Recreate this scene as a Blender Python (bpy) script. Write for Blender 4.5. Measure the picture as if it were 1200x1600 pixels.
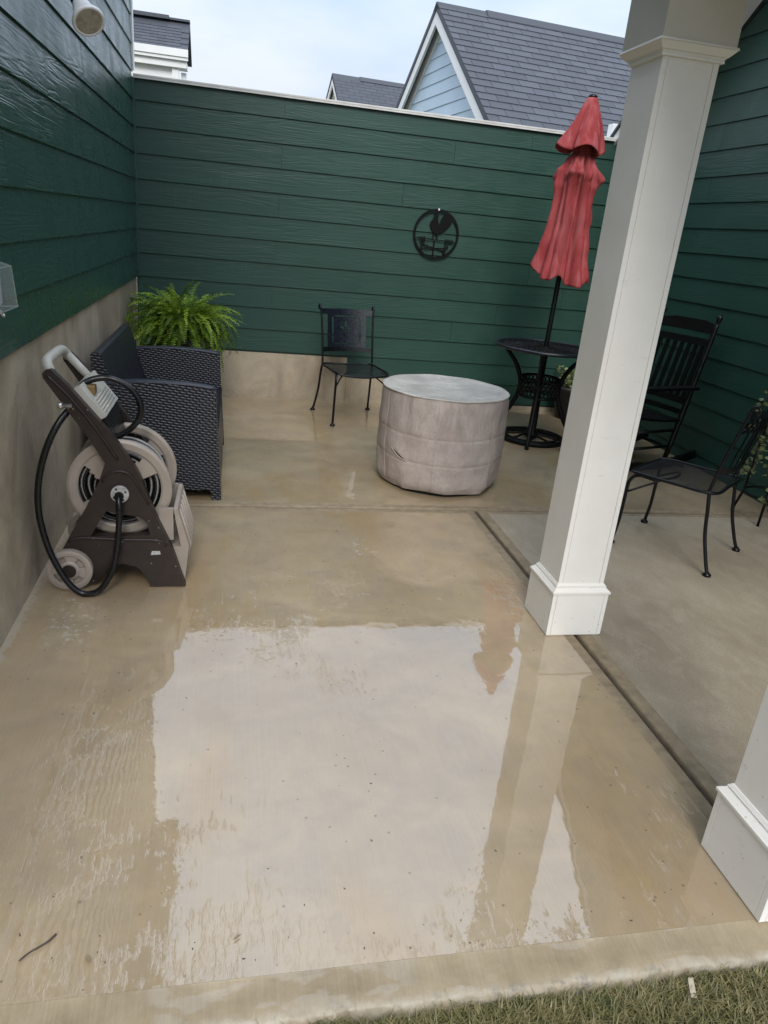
import bpy, bmesh, math, random
from mathutils import Vector, Matrix, noise as mnoise
from mathutils.geometry import tessellate_polygon
random.seed(7)
for o in list(bpy.data.objects):
    bpy.data.objects.remove(o)
SC = bpy.context.scene
COL = SC.collection
PI = math.pi

# ------------------------------------------------------------------ camera
cam_d = bpy.data.cameras.new('camera')
cam = bpy.data.objects.new('camera', cam_d)
COL.objects.link(cam)
cam_d.sensor_fit = 'VERTICAL'
cam_d.sensor_height = 36.0
cam_d.lens = 36.0 * 1132.23 / 1600.0
cam_d.clip_start = 0.05
cam_d.clip_end = 2000
RX = Vector((0.97828477, -0.18631817, 0.09079892))
RY = Vector((0.01554611, -0.37088534, -0.92854853))
RZ = Vector((0.20668145, 0.90979646, -0.35993496))
mw = Matrix.Identity(4)
for i in range(3):
    mw[i][0] = RX[i]
    mw[i][1] = -RY[i]
    mw[i][2] = -RZ[i]
mw[2][3] = 1.46
cam.matrix_world = mw
SC.camera = cam

# ------------------------------------------------------------------ sky, sun, exposure
W = bpy.data.worlds.new('World')
SC.world = W
W.use_nodes = True
nt = W.node_tree
nt.nodes.clear()
def wn(t, **k):
    n = nt.nodes.new(t)
    for a, b in k.items():
        setattr(n, a, b)
    return n
SUN_EL, SUN_AZ = math.radians(42), math.radians(189)   # azimuth clockwise from +Y
w_out = wn('ShaderNodeOutputWorld')
w_bg = wn('ShaderNodeBackground')
w_bg.inputs['Strength'].default_value = 0.1
w_sky = wn('ShaderNodeTexSky', sky_type='NISHITA')
w_sky.sun_disc = False
w_sky.sun_elevation = SUN_EL
w_sky.sun_rotation = SUN_AZ
w_tc = wn('ShaderNodeTexCoord')
w_sep = wn('ShaderNodeSeparateXYZ')
w_abs = wn('ShaderNodeMath', operation='ABSOLUTE')
w_cie = wn('ShaderNodeMath', operation='MULTIPLY_ADD')      # overcast: brighter towards the zenith
w_cie.inputs[1].default_value = 12.0
w_cie.inputs[2].default_value = 4.7
w_map = wn('ShaderNodeMapping')
w_map.inputs['Scale'].default_value = (1.0, 1.0, 3.2)
w_noi = wn('ShaderNodeTexNoise')
w_noi.inputs['Scale'].default_value = 3.2
w_noi.inputs['Detail'].default_value = 5.0
w_noi.inputs['Roughness'].default_value = 0.5
w_ramp = wn('ShaderNodeValToRGB')
w_ramp.color_ramp.elements[0].position = 0.36
w_ramp.color_ramp.elements[0].color = (0.60, 0.735, 0.95, 1)
w_ramp.color_ramp.elements[1].position = 0.66
w_ramp.color_ramp.elements[1].color = (0.88, 0.925, 1.0, 1)
w_mul = wn('ShaderNodeVectorMath', operation='SCALE')
w_mix = wn('ShaderNodeMixRGB')
w_mix.inputs['Fac'].default_value = 0.88
L = nt.links.new
L(w_tc.outputs['Generated'], w_sep.inputs[0])
L(w_sep.outputs['Z'], w_abs.inputs[0])
L(w_abs.outputs[0], w_cie.inputs[0])
L(w_tc.outputs['Generated'], w_map.inputs['Vector'])
L(w_map.outputs[0], w_noi.inputs['Vector'])
L(w_noi.outputs['Fac'], w_ramp.inputs['Fac'])
L(w_ramp.outputs['Color'], w_mul.inputs[0])
L(w_cie.outputs[0], w_mul.inputs['Scale'])
L(w_sky.outputs['Color'], w_mix.inputs['Color1'])
L(w_mul.outputs[0], w_mix.inputs['Color2'])
L(w_mix.outputs['Color'], w_bg.inputs['Color'])
L(w_bg.outputs[0], w_out.inputs['Surface'])

sun_d = bpy.data.lights.new('sun', 'SUN')
sun_d.energy = 1.5
sun_d.angle = math.radians(24)
sun_d.color = (1.0, 0.96, 0.9)
sun = bpy.data.objects.new('sun', sun_d)
COL.objects.link(sun)
sdir = Vector((math.sin(SUN_AZ) * math.cos(SUN_EL), math.cos(SUN_AZ) * math.cos(SUN_EL), math.sin(SUN_EL)))
sun.rotation_euler = sdir.to_track_quat('Z', 'Y').to_euler()
sun.location = sdir * 20

vs = SC.view_settings
vs.view_transform = 'Standard'
vs.look = 'None'
vs.exposure = 0.64
vs.gamma = 1.0
vs.use_curve_mapping = False
SC.render.engine = 'CYCLES'
SC.cycles.max_bounces = 8
SC.cycles.use_denoising = True

# ------------------------------------------------------------------ material helpers
class NT:
    """A small wrapper for building a node material."""
    def __init__(s, name):
        s.m = bpy.data.materials.new(name)
        s.m.use_nodes = True
        s.t = s.m.node_tree
        s.b = s.t.nodes['Principled BSDF']
        s.out = s.t.nodes['Material Output']
    def n(s, t, **k):
        n = s.t.nodes.new(t)
        for a, b in k.items():
            setattr(n, a, b)
        return n
    def l(s, a, b):
        s.t.links.new(a, b)
    def put(s, sock, v):
        if hasattr(v, 'is_linked') or isinstance(v, bpy.types.NodeSocket):
            s.l(v, sock)
        else:
            sock.default_value = v
    def pos(s, kind='Object'):
        if kind == 'World':
            return s.n('ShaderNodeNewGeometry').outputs['Position']
        return s.n('ShaderNodeTexCoord').outputs[kind]
    def map(s, v, scale=(1, 1, 1), loc=(0, 0, 0), rot=(0, 0, 0)):
        m = s.n('ShaderNodeMapping')
        m.inputs['Scale'].default_value = scale
        m.inputs['Location'].default_value = loc
        m.inputs['Rotation'].default_value = rot
        s.l(v, m.inputs['Vector'])
        return m.outputs[0]
    def noise(s, v, scale, detail=3, rough=0.55, dist=0.0):
        n = s.n('ShaderNodeTexNoise')
        n.inputs['Scale'].default_value = scale
        n.inputs['Detail'].default_value = detail
        n.inputs['Roughness'].default_value = rough
        n.inputs['Distortion'].default_value = dist
        s.l(v, n.inputs['Vector'])
        return n.outputs['Fac']
    def ramp(s, f, stops):
        r = s.n('ShaderNodeValToRGB')
        e = r.color_ramp.elements
        while len(e) < len(stops):
            e.new(0.5)
        for i, (p, c) in enumerate(stops):
            e[i].position = p
            if not hasattr(c, '__len__'):
                c = (c, c, c)
            e[i].color = (*c[:3], 1)
        s.l(f, r.inputs['Fac'])
        return r.outputs['Color']
    def mix(s, f, a, b, mode='MIX'):
        m = s.n('ShaderNodeMixRGB', blend_type=mode)
        for i, v in (('Fac', f), ('Color1', a), ('Color2', b)):
            if isinstance(v, bpy.types.NodeSocket):
                s.l(v, m.inputs[i])
            elif i == 'Fac':
                m.inputs[i].default_value = v
            else:
                m.inputs[i].default_value = (*v[:3], 1)
        return m.outputs['Color']
    def math(s, op, a, b=None, c=None):
        m = s.n('ShaderNodeMath', operation=op)
        for i, v in enumerate((a, b, c)):
            if v is None:
                continue
            if isinstance(v, bpy.types.NodeSocket):
                s.l(v, m.inputs[i])
            else:
                m.inputs[i].default_value = v
        return m.outputs[0]
    def bump(s, h, strength=0.3, dist=0.01, normal=None):
        b = s.n('ShaderNodeBump')
        b.inputs['Strength'].default_value = strength
        b.inputs['Distance'].default_value = dist
        s.l(h, b.inputs['Height'])
        if normal is not None:
            s.l(normal, b.inputs['Normal'])
        return b.outputs['Normal']
    def set(s, **k):
        for a, v in k.items():
            sock = s.b.inputs[a.replace('_', ' ')]
            if isinstance(v, bpy.types.NodeSocket):
                s.l(v, sock)
            elif sock.type == 'RGBA':
                sock.default_value = (*v[:3], 1)
            else:
                sock.default_value = v
        return s

M = {}
def simple(name, col, rough=0.5, spec=0.5, metal=0.0, var=0.15, scale=14.0, bump=0.0, bscale=200.0):
    """Plain paint / plastic / metal with slight mottling and fine relief."""
    t = NT(name)
    p = t.pos()
    f = t.noise(p, scale, 4)
    d = tuple(c * (1 - var) for c in col)
    u = tuple(min(1, c * (1 + var)) for c in col)
    t.set(Base_Color=t.ramp(f, [(0.3, d), (0.7, u)]), Metallic=metal)
    t.b.inputs['Specular IOR Level'].default_value = spec
    t.set(Roughness=t.ramp(t.noise(p, scale * 2.3, 3), [(0.3, max(0, rough - 0.08)), (0.7, min(1, rough + 0.08))]))
    if bump:
        t.set(Normal=t.bump(t.noise(p, bscale, 3), bump, 0.002))
    M[name] = t.m
    return t.m

def wood_siding(name, col, rough=0.34, grain=1.0, spec=0.4):
    """Painted fibre-cement boards embossed with cedar grain; x runs along the board."""
    t = NT(name)
    p = t.pos()
    oi = t.n('ShaderNodeObjectInfo')
    off = t.n('ShaderNodeVectorMath', operation='SCALE')
    off.inputs[0].default_value = (37.0, 11.0, 23.0)
    t.l(oi.outputs['Random'], off.inputs['Scale'])
    add = t.n('ShaderNodeVectorMath', operation='ADD')
    t.l(p, add.inputs[0])
    t.l(off.outputs[0], add.inputs[1])
    v = add.outputs[0]
    # long wavy grain: iso-lines of a stretched noise
    n1 = t.noise(t.map(v, (0.95, 1.0, 13.0)), 1.0, 3.0, 0.5, 0.25)
    ph = t.math('MULTIPLY', n1, 62.0)
    s1 = t.math('POWER', t.math('MULTIPLY_ADD', t.math('SINE', ph), 0.5, 0.5), 0.45)
    fine = t.noise(t.map(v, (7, 1, 150)), 1.0, 2.0, 0.6)
    band = t.noise(t.map(v, (1.3, 1, 9)), 1.0, 2, 0.5)
    amp = t.ramp(band, [(0.35, 0.25), (0.62, 1.0)])
    h = t.math('MULTIPLY', s1, amp)
    h = t.math('ADD', h, t.math('MULTIPLY', fine, 0.55))
    # weathering: slight chalky streaks that run along and across the board
    ch = t.noise(t.map(v, (2.2, 1, 30)), 1.0, 4, 0.65)
    cw = t.noise(t.map(v, (60, 1, 3.5)), 1.0, 3, 0.6)
    big = t.noise(v, 1.4, 3)
    wear = t.math('MULTIPLY', t.math('MULTIPLY', ch, cw), t.ramp(big, [(0.4, 0.2), (0.65, 1.0)]))
    c0 = tuple(c * 0.86 for c in col)
    c1 = tuple(c * 1.12 for c in col)
    base = t.mix(t.noise(v, 3.0, 3), c0, c1)
    base = t.mix(t.ramp(wear, [(0.27, 0.0), (0.42, 0.30)]), base, tuple(c * 1.6 + 0.035 for c in col))
    base = t.mix(t.math('MULTIPLY', oi.outputs['Random'], 0.16), base, tuple(c * 0.6 for c in col))
    t.set(Base_Color=base)
    t.set(Roughness=t.ramp(t.noise(v, 6, 3), [(0.3, rough - 0.05), (0.7, rough + 0.1)]))
    t.b.inputs['Specular IOR Level'].default_value = spec
    t.set(Normal=t.bump(h, 0.60 * grain, 0.0024))
    M[name] = t.m
    return t.m

def concrete_wall(name):
    t = NT(name)
    p = t.pos('World')
    st = t.noise(t.map(p, (1.9, 1.9, 0.6)), 1.6, 2, 0.5, 0.8)
    bl = t.noise(p, 2.6, 6, 0.7, 0.6)
    fn = t.noise(p, 60, 4, 0.6)
    base = t.ramp(bl, [(0.30, (0.28, 0.225, 0.155)), (0.5, (0.43, 0.355, 0.253)), (0.70, (0.55, 0.465, 0.345))])
    base = t.mix(t.ramp(st, [(0.46, 0.0), (0.68, 0.6)]), base, (0.20, 0.16, 0.115))
    base = t.mix(t.ramp(fn, [(0.55, 0.0), (0.8, 0.25)]), base, (0.45, 0.41, 0.35))
    t.set(Base_Color=base, Roughness=0.62)
    h = t.math('ADD', t.math('MULTIPLY', fn, 0.5), t.noise(p, 9, 5, 0.65))
    t.set(Normal=t.bump(h, 0.5, 0.008))
    M[name] = t.m

def wet_slab(name):
    """Broomed tan concrete under a thin film of rain water."""
    t = NT(name)
    p = t.pos('World')
    bl = t.noise(p, 1.1, 5, 0.62)
    md = t.noise(p, 4.5, 5, 0.65, 0.4)
    fn = t.noise(p, 130, 3, 0.6)
    base = t.ramp(bl, [(0.28, (0.290, 0.207, 0.116)), (0.5, (0.390, 0.293, 0.174)), (0.74, (0.480, 0.373, 0.234))])
    base = t.mix(t.ramp(md, [(0.42, 0.0), (0.70, 0.6)]), base, (0.25, 0.195, 0.130))
    rust = t.noise(t.map(p, (2.4, 0.8, 1), (3.1, 1.4, 0)), 1.2, 3, 0.55)
    base = t.mix(t.ramp(rust, [(0.54, 0.0), (0.72, 0.6)]), base, (0.345, 0.215, 0.08))
    broom = t.noise(t.map(p, (210, 2.6, 1)), 1.0, 3, 0.65)
    base = t.mix(t.ramp(broom, [(0.42, 0.0), (0.75, 0.16)]), base, (0.46, 0.40, 0.30))
    pits = t.n('ShaderNodeTexVoronoi')
    pits.inputs['Scale'].default_value = 16.0
    t.l(p, pits.inputs['Vector'])
    base = t.mix(t.ramp(pits.outputs['Distance'], [(0.04, 0.6), (0.09, 0.0)]), base, (0.11, 0.08, 0.05))
    cx = t.n('ShaderNodeSeparateXYZ')
    t.l(p, cx.inputs[0])
    crn = t.noise(p, 34, 5, 0.75)
    crust = t.ramp(t.math('SUBTRACT', t.math('ADD', cx.outputs['X'], 0.774), t.math('MULTIPLY_ADD', crn, 0.14, -0.055)), [(0.0, 1.0), (0.02, 0.0)])
    base = t.mix(t.math('MULTIPLY', crust, 0.55), base, (0.46, 0.41, 0.33))
    for (qx, qy, qr) in ((0.64, 3.19, 0.09), (-0.56, 2.50, 0.13), (-0.60, 2.70, 0.07)):
        dd = t.n('ShaderNodeVectorMath', operation='DISTANCE')
        t.l(t.map(p, (1, 0.6, 0)), dd.inputs[0])
        dd.inputs[1].default_value = (qx, qy * 0.6, 0)
        mk = t.math('MULTIPLY', t.ramp(dd.outputs['Value'], [(qr * 0.4, 1.0), (qr, 0.0)]), t.ramp(crn, [(0.54, 0.0), (0.60, 0.7)]))
        base = t.mix(mk, base, (0.55, 0.52, 0.46))
    t.set(Base_Color=base, Roughness=0.55)
    t.b.inputs['Specular IOR Level'].default_value = 0.2
    hb = t.math('ADD', t.math('MULTIPLY', broom, 0.6), t.math('MULTIPLY', fn, 0.5))
    t.set(Normal=t.bump(hb, 0.35, 0.003))
    # water film: deep in the hollows, broken to streaks where the broom ridges stand out of it
    film = t.noise(t.map(p, (1.3, 1.0, 1), (0.35, 0.9, 0)), 1.0, 6, 0.66, 0.4)
    ridge = t.noise(t.map(p, (60, 26, 1)), 1.0, 4, 0.65)
    spw = t.n('ShaderNodeSeparateXYZ')
    t.l(p, spw.inputs[0])
    # thinner water near the left wall and towards the front edge
    thin = t.math('ADD', t.math('MULTIPLY', t.ramp(t.math('ADD', spw.outputs['X'], 0.8), [(0.40, 1.0), (0.62, 0.0)]), 0.05),
                  t.math('MULTIPLY', t.ramp(t.math('MULTIPLY', spw.outputs['Y'], 0.5), [(0.53, 1.0), (0.63, 0.0)]), 0.045))
    streak = t.noise(t.map(p, (62, 11, 1)), 1.0, 4, 0.65)
    blot = t.noise(p, 16.0, 5, 0.7)
    wet = t.math('ADD', t.math('MULTIPLY', film, 0.55), t.math('MULTIPLY_ADD', streak, 0.22, t.math('MULTIPLY', blot, 0.23)))
    wet = t.math('SUBTRACT', wet, thin)
    dry = t.ramp(wet, [(0.425, 1.0), (0.452, 0.0)])
    hw = t.math('MULTIPLY', t.math('MULTIPLY', ridge, dry), 0.95)
    hw = t.math('ADD', hw, t.math('MULTIPLY', t.math('MULTIPLY', t.noise(p, 110.0, 3, 0.6), dry), 0.95))
    hw = t.math('ADD', hw, t.math('MULTIPLY', spw.outputs['Y'], 5.0))      # the slab falls slightly to the lawn
    hw = t.math('ADD', hw, t.math('MULTIPLY', t.noise(p, 7.0, 2, 0.5), 0.9))
    hw = t.math('ADD', hw, t.math('MULTIPLY', t.noise(t.map(p, (1, 0.6, 1)), 42.0, 2, 0.5), 0.05))
    hw = t.math('ADD', hw, t.math('MULTIPLY', t.noise(p, 170.0, 2, 0.6), 0.016))
    hw = t.math('ADD', hw, t.math('MULTIPLY', t.ramp(t.noise(p, 55.0, 2, 0.5), [(0.56, 0.0), (0.72, 1.0)]), t.math('MULTIPLY', t.ramp(t.noise(p, 2.6, 4, 0.6), [(0.48, 0.0), (0.62, 1.0)]), 0.22)))
    t.set(Coat_Weight=1.0, Coat_IOR=2.0)
    t.set(Coat_Roughness=t.ramp(dry, [(0.0, 0.012), (1.0, 0.07)]))
    t.l(t.bump(hw, 0.16, 0.004), t.b.inputs['Coat Normal'])
    M[name] = t.m

def lip_slab(name):
    t = NT(name)
    p = t.pos('World')
    sp = t.n('ShaderNodeSeparateXYZ')
    t.l(p, sp.inputs[0])
    md = t.noise(p, 6, 5, 0.65)
    broom = t.noise(t.map(p, (150, 6, 1)), 1.0, 3, 0.65)
    fn = t.noise(p, 60, 4, 0.7)
    base = t.ramp(md, [(0.3, (0.21, 0.160, 0.092)), (0.5, (0.275, 0.214, 0.128)), (0.72, (0.345, 0.275, 0.175))])
    base = t.mix(t.ramp(broom, [(0.45, 0), (0.75, 0.2)]), base, (0.42, 0.36, 0.25))
    # lime bloom and green-black grime along the broken lower edge
    edge = t.math('MULTIPLY_ADD', fn, -0.030, sp.outputs['Y'])
    lime = t.ramp(t.math('MULTIPLY_ADD', edge, 1.0, 0.0), [(0.961, 1.0), (0.979, 0.0)])
    base = t.mix(t.math('MULTIPLY', lime, t.ramp(t.noise(p, 11, 4, 0.7), [(0.4, 0.15), (0.65, 0.6)])), base, (0.48, 0.44, 0.37))
    gr_ = t.math('MULTIPLY', lime, t.ramp(t.noise(p, 17, 4, 0.7), [(0.52, 0), (0.66, 0.8)]))
    base = t.mix(gr_, base, (0.14, 0.13, 0.10))
    film = t.noise(t.map(p, (6, 16, 1), (1.2, 0.3, 0)), 1.0, 4, 0.6)
    t.set(Base_Color=base, Roughness=0.5, Coat_IOR=1.5)
    t.set(Coat_Weight=t.math('MULTIPLY', t.ramp(film, [(0.50, 0.0), (0.54, 1.0)]), t.math('SUBTRACT', 1.0, lime)), Coat_Roughness=0.08)
    t.set(Normal=t.bump(t.math('ADD', fn, broom), 0.35, 0.004))
    M[name] = t.m
lip_slab('lip_concrete')

def damp_slab(name):
    t = NT(name)
    p = t.pos('World')
    bl = t.noise(p, 1.5, 5, 0.62)
    sw = t.noise(t.map(p, (9, 5, 1), rot=(0, 0, 0.9)), 1.0, 6, 0.75, 0.5)
    fn = t.noise(p, 140, 3, 0.6)
    base = t.ramp(bl, [(0.28, (0.255, 0.205, 0.140)), (0.5, (0.335, 0.277, 0.195)), (0.75, (0.39, 0.328, 0.236))])
    base = t.mix(t.ramp(sw, [(0.46, 0.0), (0.66, 0.45)]), base, (0.47, 0.41, 0.31))
    base = t.mix(t.ramp(fn, [(0.46, 0.0), (0.75, 0.55)]), base, (0.165, 0.138, 0.105))
    t.set(Base_Color=base, Roughness=t.ramp(bl, [(0.35, 0.36), (0.65, 0.6)]))
    t.set(Normal=t.bump(t.math('ADD', t.math('MULTIPLY', fn, 1.0), sw), 0.5, 0.004))
    M[name] = t.m

def shingle_mat(name, col):
    t = NT(name)
    p = t.pos('World')
    oi = t.n('ShaderNodeObjectInfo')
    g = t.noise(p, 95, 3, 0.7)
    base = t.ramp(g, [(0.3, tuple(c * 0.65 for c in col)), (0.7, tuple(c * 1.35 for c in col))])
    base = t.mix(t.math('MULTIPLY', oi.outputs['Random'], 0.9), base, tuple(c * 0.66 for c in col))
    t.set(Base_Color=base, Roughness=0.62, Normal=t.bump(g, 0.4, 0.004))
    M[name] = t.m

def shingle_far(name, col, rows, tab, axis):
    """Roof too far off to build tab by tab: courses by brick texture (axis: ridge direction)."""
    t = NT(name)
    p = t.pos()
    br = t.n('ShaderNodeTexBrick')
    br.inputs['Scale'].default_value = 1.0
    br.inputs['Brick Width'].default_value = tab
    br.inputs['Row Height'].default_value = rows
    br.inputs['Mortar Size'].default_value = 0.012
    br.inputs['Color1'].default_value = (*col, 1)
    br.inputs['Color2'].default_value = (*[c * 0.8 for c in col], 1)
    br.inputs['Mortar'].default_value = (*[c * 0.4 for c in col], 1)
    t.l(p, br.inputs['Vector'])
    t.set(Base_Color=br.outputs['Color'], Roughness=0.65, Normal=t.bump(br.outputs['Fac'], -0.4, 0.01))
    M[name] = t.m

def wicker(name, col):
    t = NT(name)
    p = t.pos()
    sp = t.n('ShaderNodeSeparateXYZ')
    t.l(p, sp.inputs[0])
    cb = t.n('ShaderNodeCombineXYZ')
    t.l(t.math('ADD', sp.outputs['X'], sp.outputs['Y']), cb.inputs['X'])
    t.l(t.math('ADD', sp.outputs['Z'], t.math('MULTIPLY', sp.outputs['X'], 0.12)), cb.inputs['Y'])
    sq = t.n('ShaderNodeSeparateXYZ')
    t.l(cb.outputs[0], sq.inputs[0])
    row = t.math('DIVIDE', sq.outputs['Y'], 0.0142)
    half = t.math('MULTIPLY', t.math('FLOOR', row), 0.5)
    col_ = t.math('ADD', t.math('DIVIDE', sq.outputs['X'], 0.033), half)
    wv = t.math('MULTIPLY', t.math('POWER', t.math('ABSOLUTE', t.math('SINE', t.math('MULTIPLY', col_, PI))), 0.55),
                t.math('POWER', t.math('ABSOLUTE', t.math('SINE', t.math('MULTIPLY', row, PI))), 0.7))
    oi = t.noise(p, 35, 3, 0.6)
    base = t.ramp(wv, [(0.10, tuple(c * 0.30 for c in col)), (0.6, tuple(c * 1.0 for c in col))])
    base = t.mix(t.ramp(oi, [(0.45, 0.0), (0.7, 0.35)]), base, tuple(c * 0.5 for c in col))
    t.set(Base_Color=base, Roughness=0.36, Normal=t.bump(wv, 0.65, 0.005))
    M[name] = t.m

def mesh_sheet(name, col, cell):
    """Expanded-metal mesh: diamonds far below a pixel, so open area by alpha."""
    t = NT(name)
    p = t.map(t.pos(), (1, 1, 0.0), rot=(0, 0, PI / 4))
    sp = t.n('ShaderNodeSeparateXYZ')
    t.l(p, sp.inputs[0])
    a = t.math('ABSOLUTE', t.math('SINE', t.math('MULTIPLY', sp.outputs['X'], PI / cell)))
    b = t.math('ABSOLUTE', t.math('SINE', t.math('MULTIPLY', sp.outputs['Y'], PI / cell)))
    op = t.math('GREATER_THAN', t.math('MINIMUM', a, b), 0.62)
    t.set(Base_Color=col, Roughness=0.4, Alpha=t.math('SUBTRACT', 1.0, op))
    M[name] = t.m

GREEN = (0.0205, 0.064, 0.0475)
wood_siding('green_siding', GREEN, 0.42, 0.62, 0.40)
wood_siding('green_siding_wet', GREEN, 0.27, 0.74, 0.5)
wood_siding('green_siding_dark', GREEN, 0.42, 0.5, 0.38)
wood_siding('blue_siding', (0.50, 0.62, 0.72), 0.5, 0.3)
concrete_wall('foundation_concrete')
wet_slab('wet_concrete')
damp_slab('damp_concrete')
shingle_mat('shingle_charcoal', (0.066, 0.072, 0.088))
shingle_far('shingle_far', (0.062, 0.068, 0.084), 0.11, 0.33, 0)
simple('green_trim', (0.018, 0.062, 0.045), 0.4)
def column_mat():
    t = NT('column_paint')
    p = t.pos('World')
    fn = t.noise(p, 120, 3)
    bl = t.noise(p, 4, 4, 0.6)
    base = t.ramp(bl, [(0.3, (0.80, 0.765, 0.70)), (0.7, (0.86, 0.83, 0.77))])
    v = t.n('ShaderNodeTexVoronoi')
    v.inputs['Scale'].default_value = 34.0
    t.l(p, v.inputs['Vector'])
    sp = t.n('ShaderNodeSeparateXYZ')
    t.l(p, sp.inputs[0])
    spl = t.math('MULTIPLY', t.ramp(v.outputs['Distance'], [(0.06, 1.0), (0.13, 0.0)]), t.ramp(t.math('MULTIPLY_ADD', bl, 0.4, t.math('MULTIPLY', sp.outputs['Z'], -0.35)), [(0.05, 0.1), (0.22, 0.75)]))
    base = t.mix(spl, base, (0.36, 0.30, 0.22))
    scf = t.noise(t.map(p, (9, 9, 30)), 1.0, 4, 0.7)
    base = t.mix(t.ramp(scf, [(0.64, 0.0), (0.78, 0.3)]), base, (0.50, 0.47, 0.41))
    t.set(Base_Color=base, Roughness=t.ramp(bl, [(0.3, 0.3), (0.7, 0.5)]))
    t.set(Normal=t.bump(t.math('ADD', fn, t.ramp(v.outputs['Distance'], [(0.05, 1.0), (0.16, 0.0)])), 0.14, 0.003))
    M['column_paint'] = t.m
column_mat()
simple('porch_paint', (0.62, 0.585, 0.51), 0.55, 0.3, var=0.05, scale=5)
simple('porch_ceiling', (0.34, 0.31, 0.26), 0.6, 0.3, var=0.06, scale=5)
simple('white_trim', (0.80, 0.80, 0.78), 0.45, var=0.04, scale=4)
simple('soffit_white', (0.85, 0.85, 0.84), 0.6, var=0.02, scale=3)
simple('cap_metal', (0.66, 0.65, 0.62), 0.38, var=0.12, scale=9)
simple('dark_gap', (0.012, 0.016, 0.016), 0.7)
simple('tear_shadow', (0.07, 0.05, 0.028), 0.8)
simple('joint_edge', (0.27, 0.212, 0.138), 0.62, 0.25, var=0.22, scale=20, bump=0.3, bscale=150)
simple('groove_dirt', (0.065, 0.05, 0.037), 0.5, var=0.4, scale=30)
simple('black_metal', (0.004, 0.0045, 0.006), 0.34, 0.32, var=0.3, scale=30, bump=0.15, bscale=350)
simple('black_iron', (0.0035, 0.0035, 0.004), 0.5, 0.2, var=0.3, scale=30, bump=0.25, bscale=240)
simple('navy_metal', (0.007, 0.009, 0.016), 0.30, 0.5, var=0.25, scale=20)
simple('black_wood', (0.0035, 0.0035, 0.0035), 0.36, 0.3, var=0.3, scale=18, bump=0.2, bscale=120)
def brown_mat():
    t = NT('brown_plastic')
    p = t.pos()
    base = t.ramp(t.noise(p, 25, 4), [(0.3, (0.021, 0.0132, 0.0108)), (0.7, (0.031, 0.020, 0.0165))])
    v = t.n('ShaderNodeTexVoronoi')
    v.inputs['Scale'].default_value = 26.0
    t.l(p, v.inputs['Vector'])
    base = t.mix(t.ramp(v.outputs['Distance'], [(0.045, 0.85), (0.085, 0.0)]), base, (0.34, 0.31, 0.28))
    scr = t.noise(t.map(p, (90, 90, 12), rot=(0.4, 0.7, 0)), 1.0, 3, 0.7)
    base = t.mix(t.ramp(scr, [(0.66, 0.0), (0.76, 0.35)]), base, (0.12, 0.10, 0.09))
    t.set(Base_Color=base, Roughness=0.40, Normal=t.bump(t.noise(p, 300, 3), 0.15, 0.002))
    t.b.inputs['Specular IOR Level'].default_value = 0.4
    M['brown_plastic'] = t.m
brown_mat()
simple('tan_plastic', (0.345, 0.29, 0.24), 0.45, 0.45, var=0.1, scale=12, bump=0.12, bscale=260)
simple('grey_plastic', (0.44, 0.42, 0.365), 0.42, 0.45, var=0.08, scale=12)
simple('hose_black', (0.006, 0.006, 0.0065), 0.28, 0.4, var=0.2)
simple('hose_stripe', (0.30, 0.29, 0.27), 0.4)
simple('steel', (0.62, 0.62, 0.60), 0.3, metal=0.9, var=0.2)
simple('galvanized', (0.42, 0.42, 0.40), 0.65, 0.3, metal=0.15, var=0.35, scale=60)
simple('brass', (0.30, 0.20, 0.09), 0.4, metal=0.8)
simple('white_bulb', (0.80, 0.80, 0.80), 0.3, var=0.03)
simple('bulb_face', (0.34, 0.30, 0.22), 0.18, 0.7, var=0.45, scale=40)
simple('outlet_grey', (0.30, 0.31, 0.34), 0.4)
simple('pot_dark', (0.018, 0.017, 0.016), 0.5)
simple('soil', (0.03, 0.02, 0.014), 0.9)
simple('twig_brown', (0.065, 0.045, 0.035), 0.6)
simple('leaf_dry', (0.24, 0.18, 0.10), 0.6)
simple('wood_chip', (0.33, 0.28, 0.20), 0.7, var=0.3, scale=90)
simple('debris', (0.07, 0.055, 0.04), 0.7)
simple('paper_sticker', (0.45, 0.45, 0.44), 0.5, var=0.35, scale=120)
wicker('navy_wicker', (0.0145, 0.0165, 0.025))
simple('navy_resin', (0.022, 0.025, 0.036), 0.4, var=0.2, scale=60)
mesh_sheet('black_mesh', (0.005, 0.0055, 0.007), 0.009)

def leaf_mat(name, c0, c1, scale=20):
    t = NT(name)
    p = t.pos('World')
    t.set(Base_Color=t.ramp(t.noise(p, scale, 4, 0.7), [(0.3, c0), (0.7, c1)]), Roughness=0.42)
    t.b.inputs['Subsurface Weight'].default_value = 0.0
    tr = t.n('ShaderNodeBsdfTranslucent')
    t.l(t.ramp(t.noise(p, scale, 4, 0.7), [(0.3, c0), (0.7, c1)]), tr.inputs['Color'])
    ms = t.n('ShaderNodeMixShader')
    ms.inputs[0].default_value = 0.3
    t.l(t.b.outputs[0], ms.inputs[1])
    t.l(tr.outputs[0], ms.inputs[2])
    t.l(ms.outputs[0], t.out.inputs['Surface'])
    M[name] = t.m
leaf_mat('fern_green', (0.085, 0.18, 0.012), (0.28, 0.42, 0.03), 14)
leaf_mat('fern_bright', (0.26, 0.42, 0.03), (0.46, 0.60, 0.06), 14)
leaf_mat('fern_dark', (0.04, 0.095, 0.01), (0.12, 0.21, 0.02), 14)
leaf_mat('ivy_leaf', (0.10, 0.16, 0.05), (0.36, 0.40, 0.17), 30)
leaf_mat('grass_blade', (0.085, 0.10, 0.026), (0.36, 0.30, 0.14), 34)
leaf_mat('lawn', (0.055, 0.06, 0.02), (0.17, 0.14, 0.07), 60)

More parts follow.
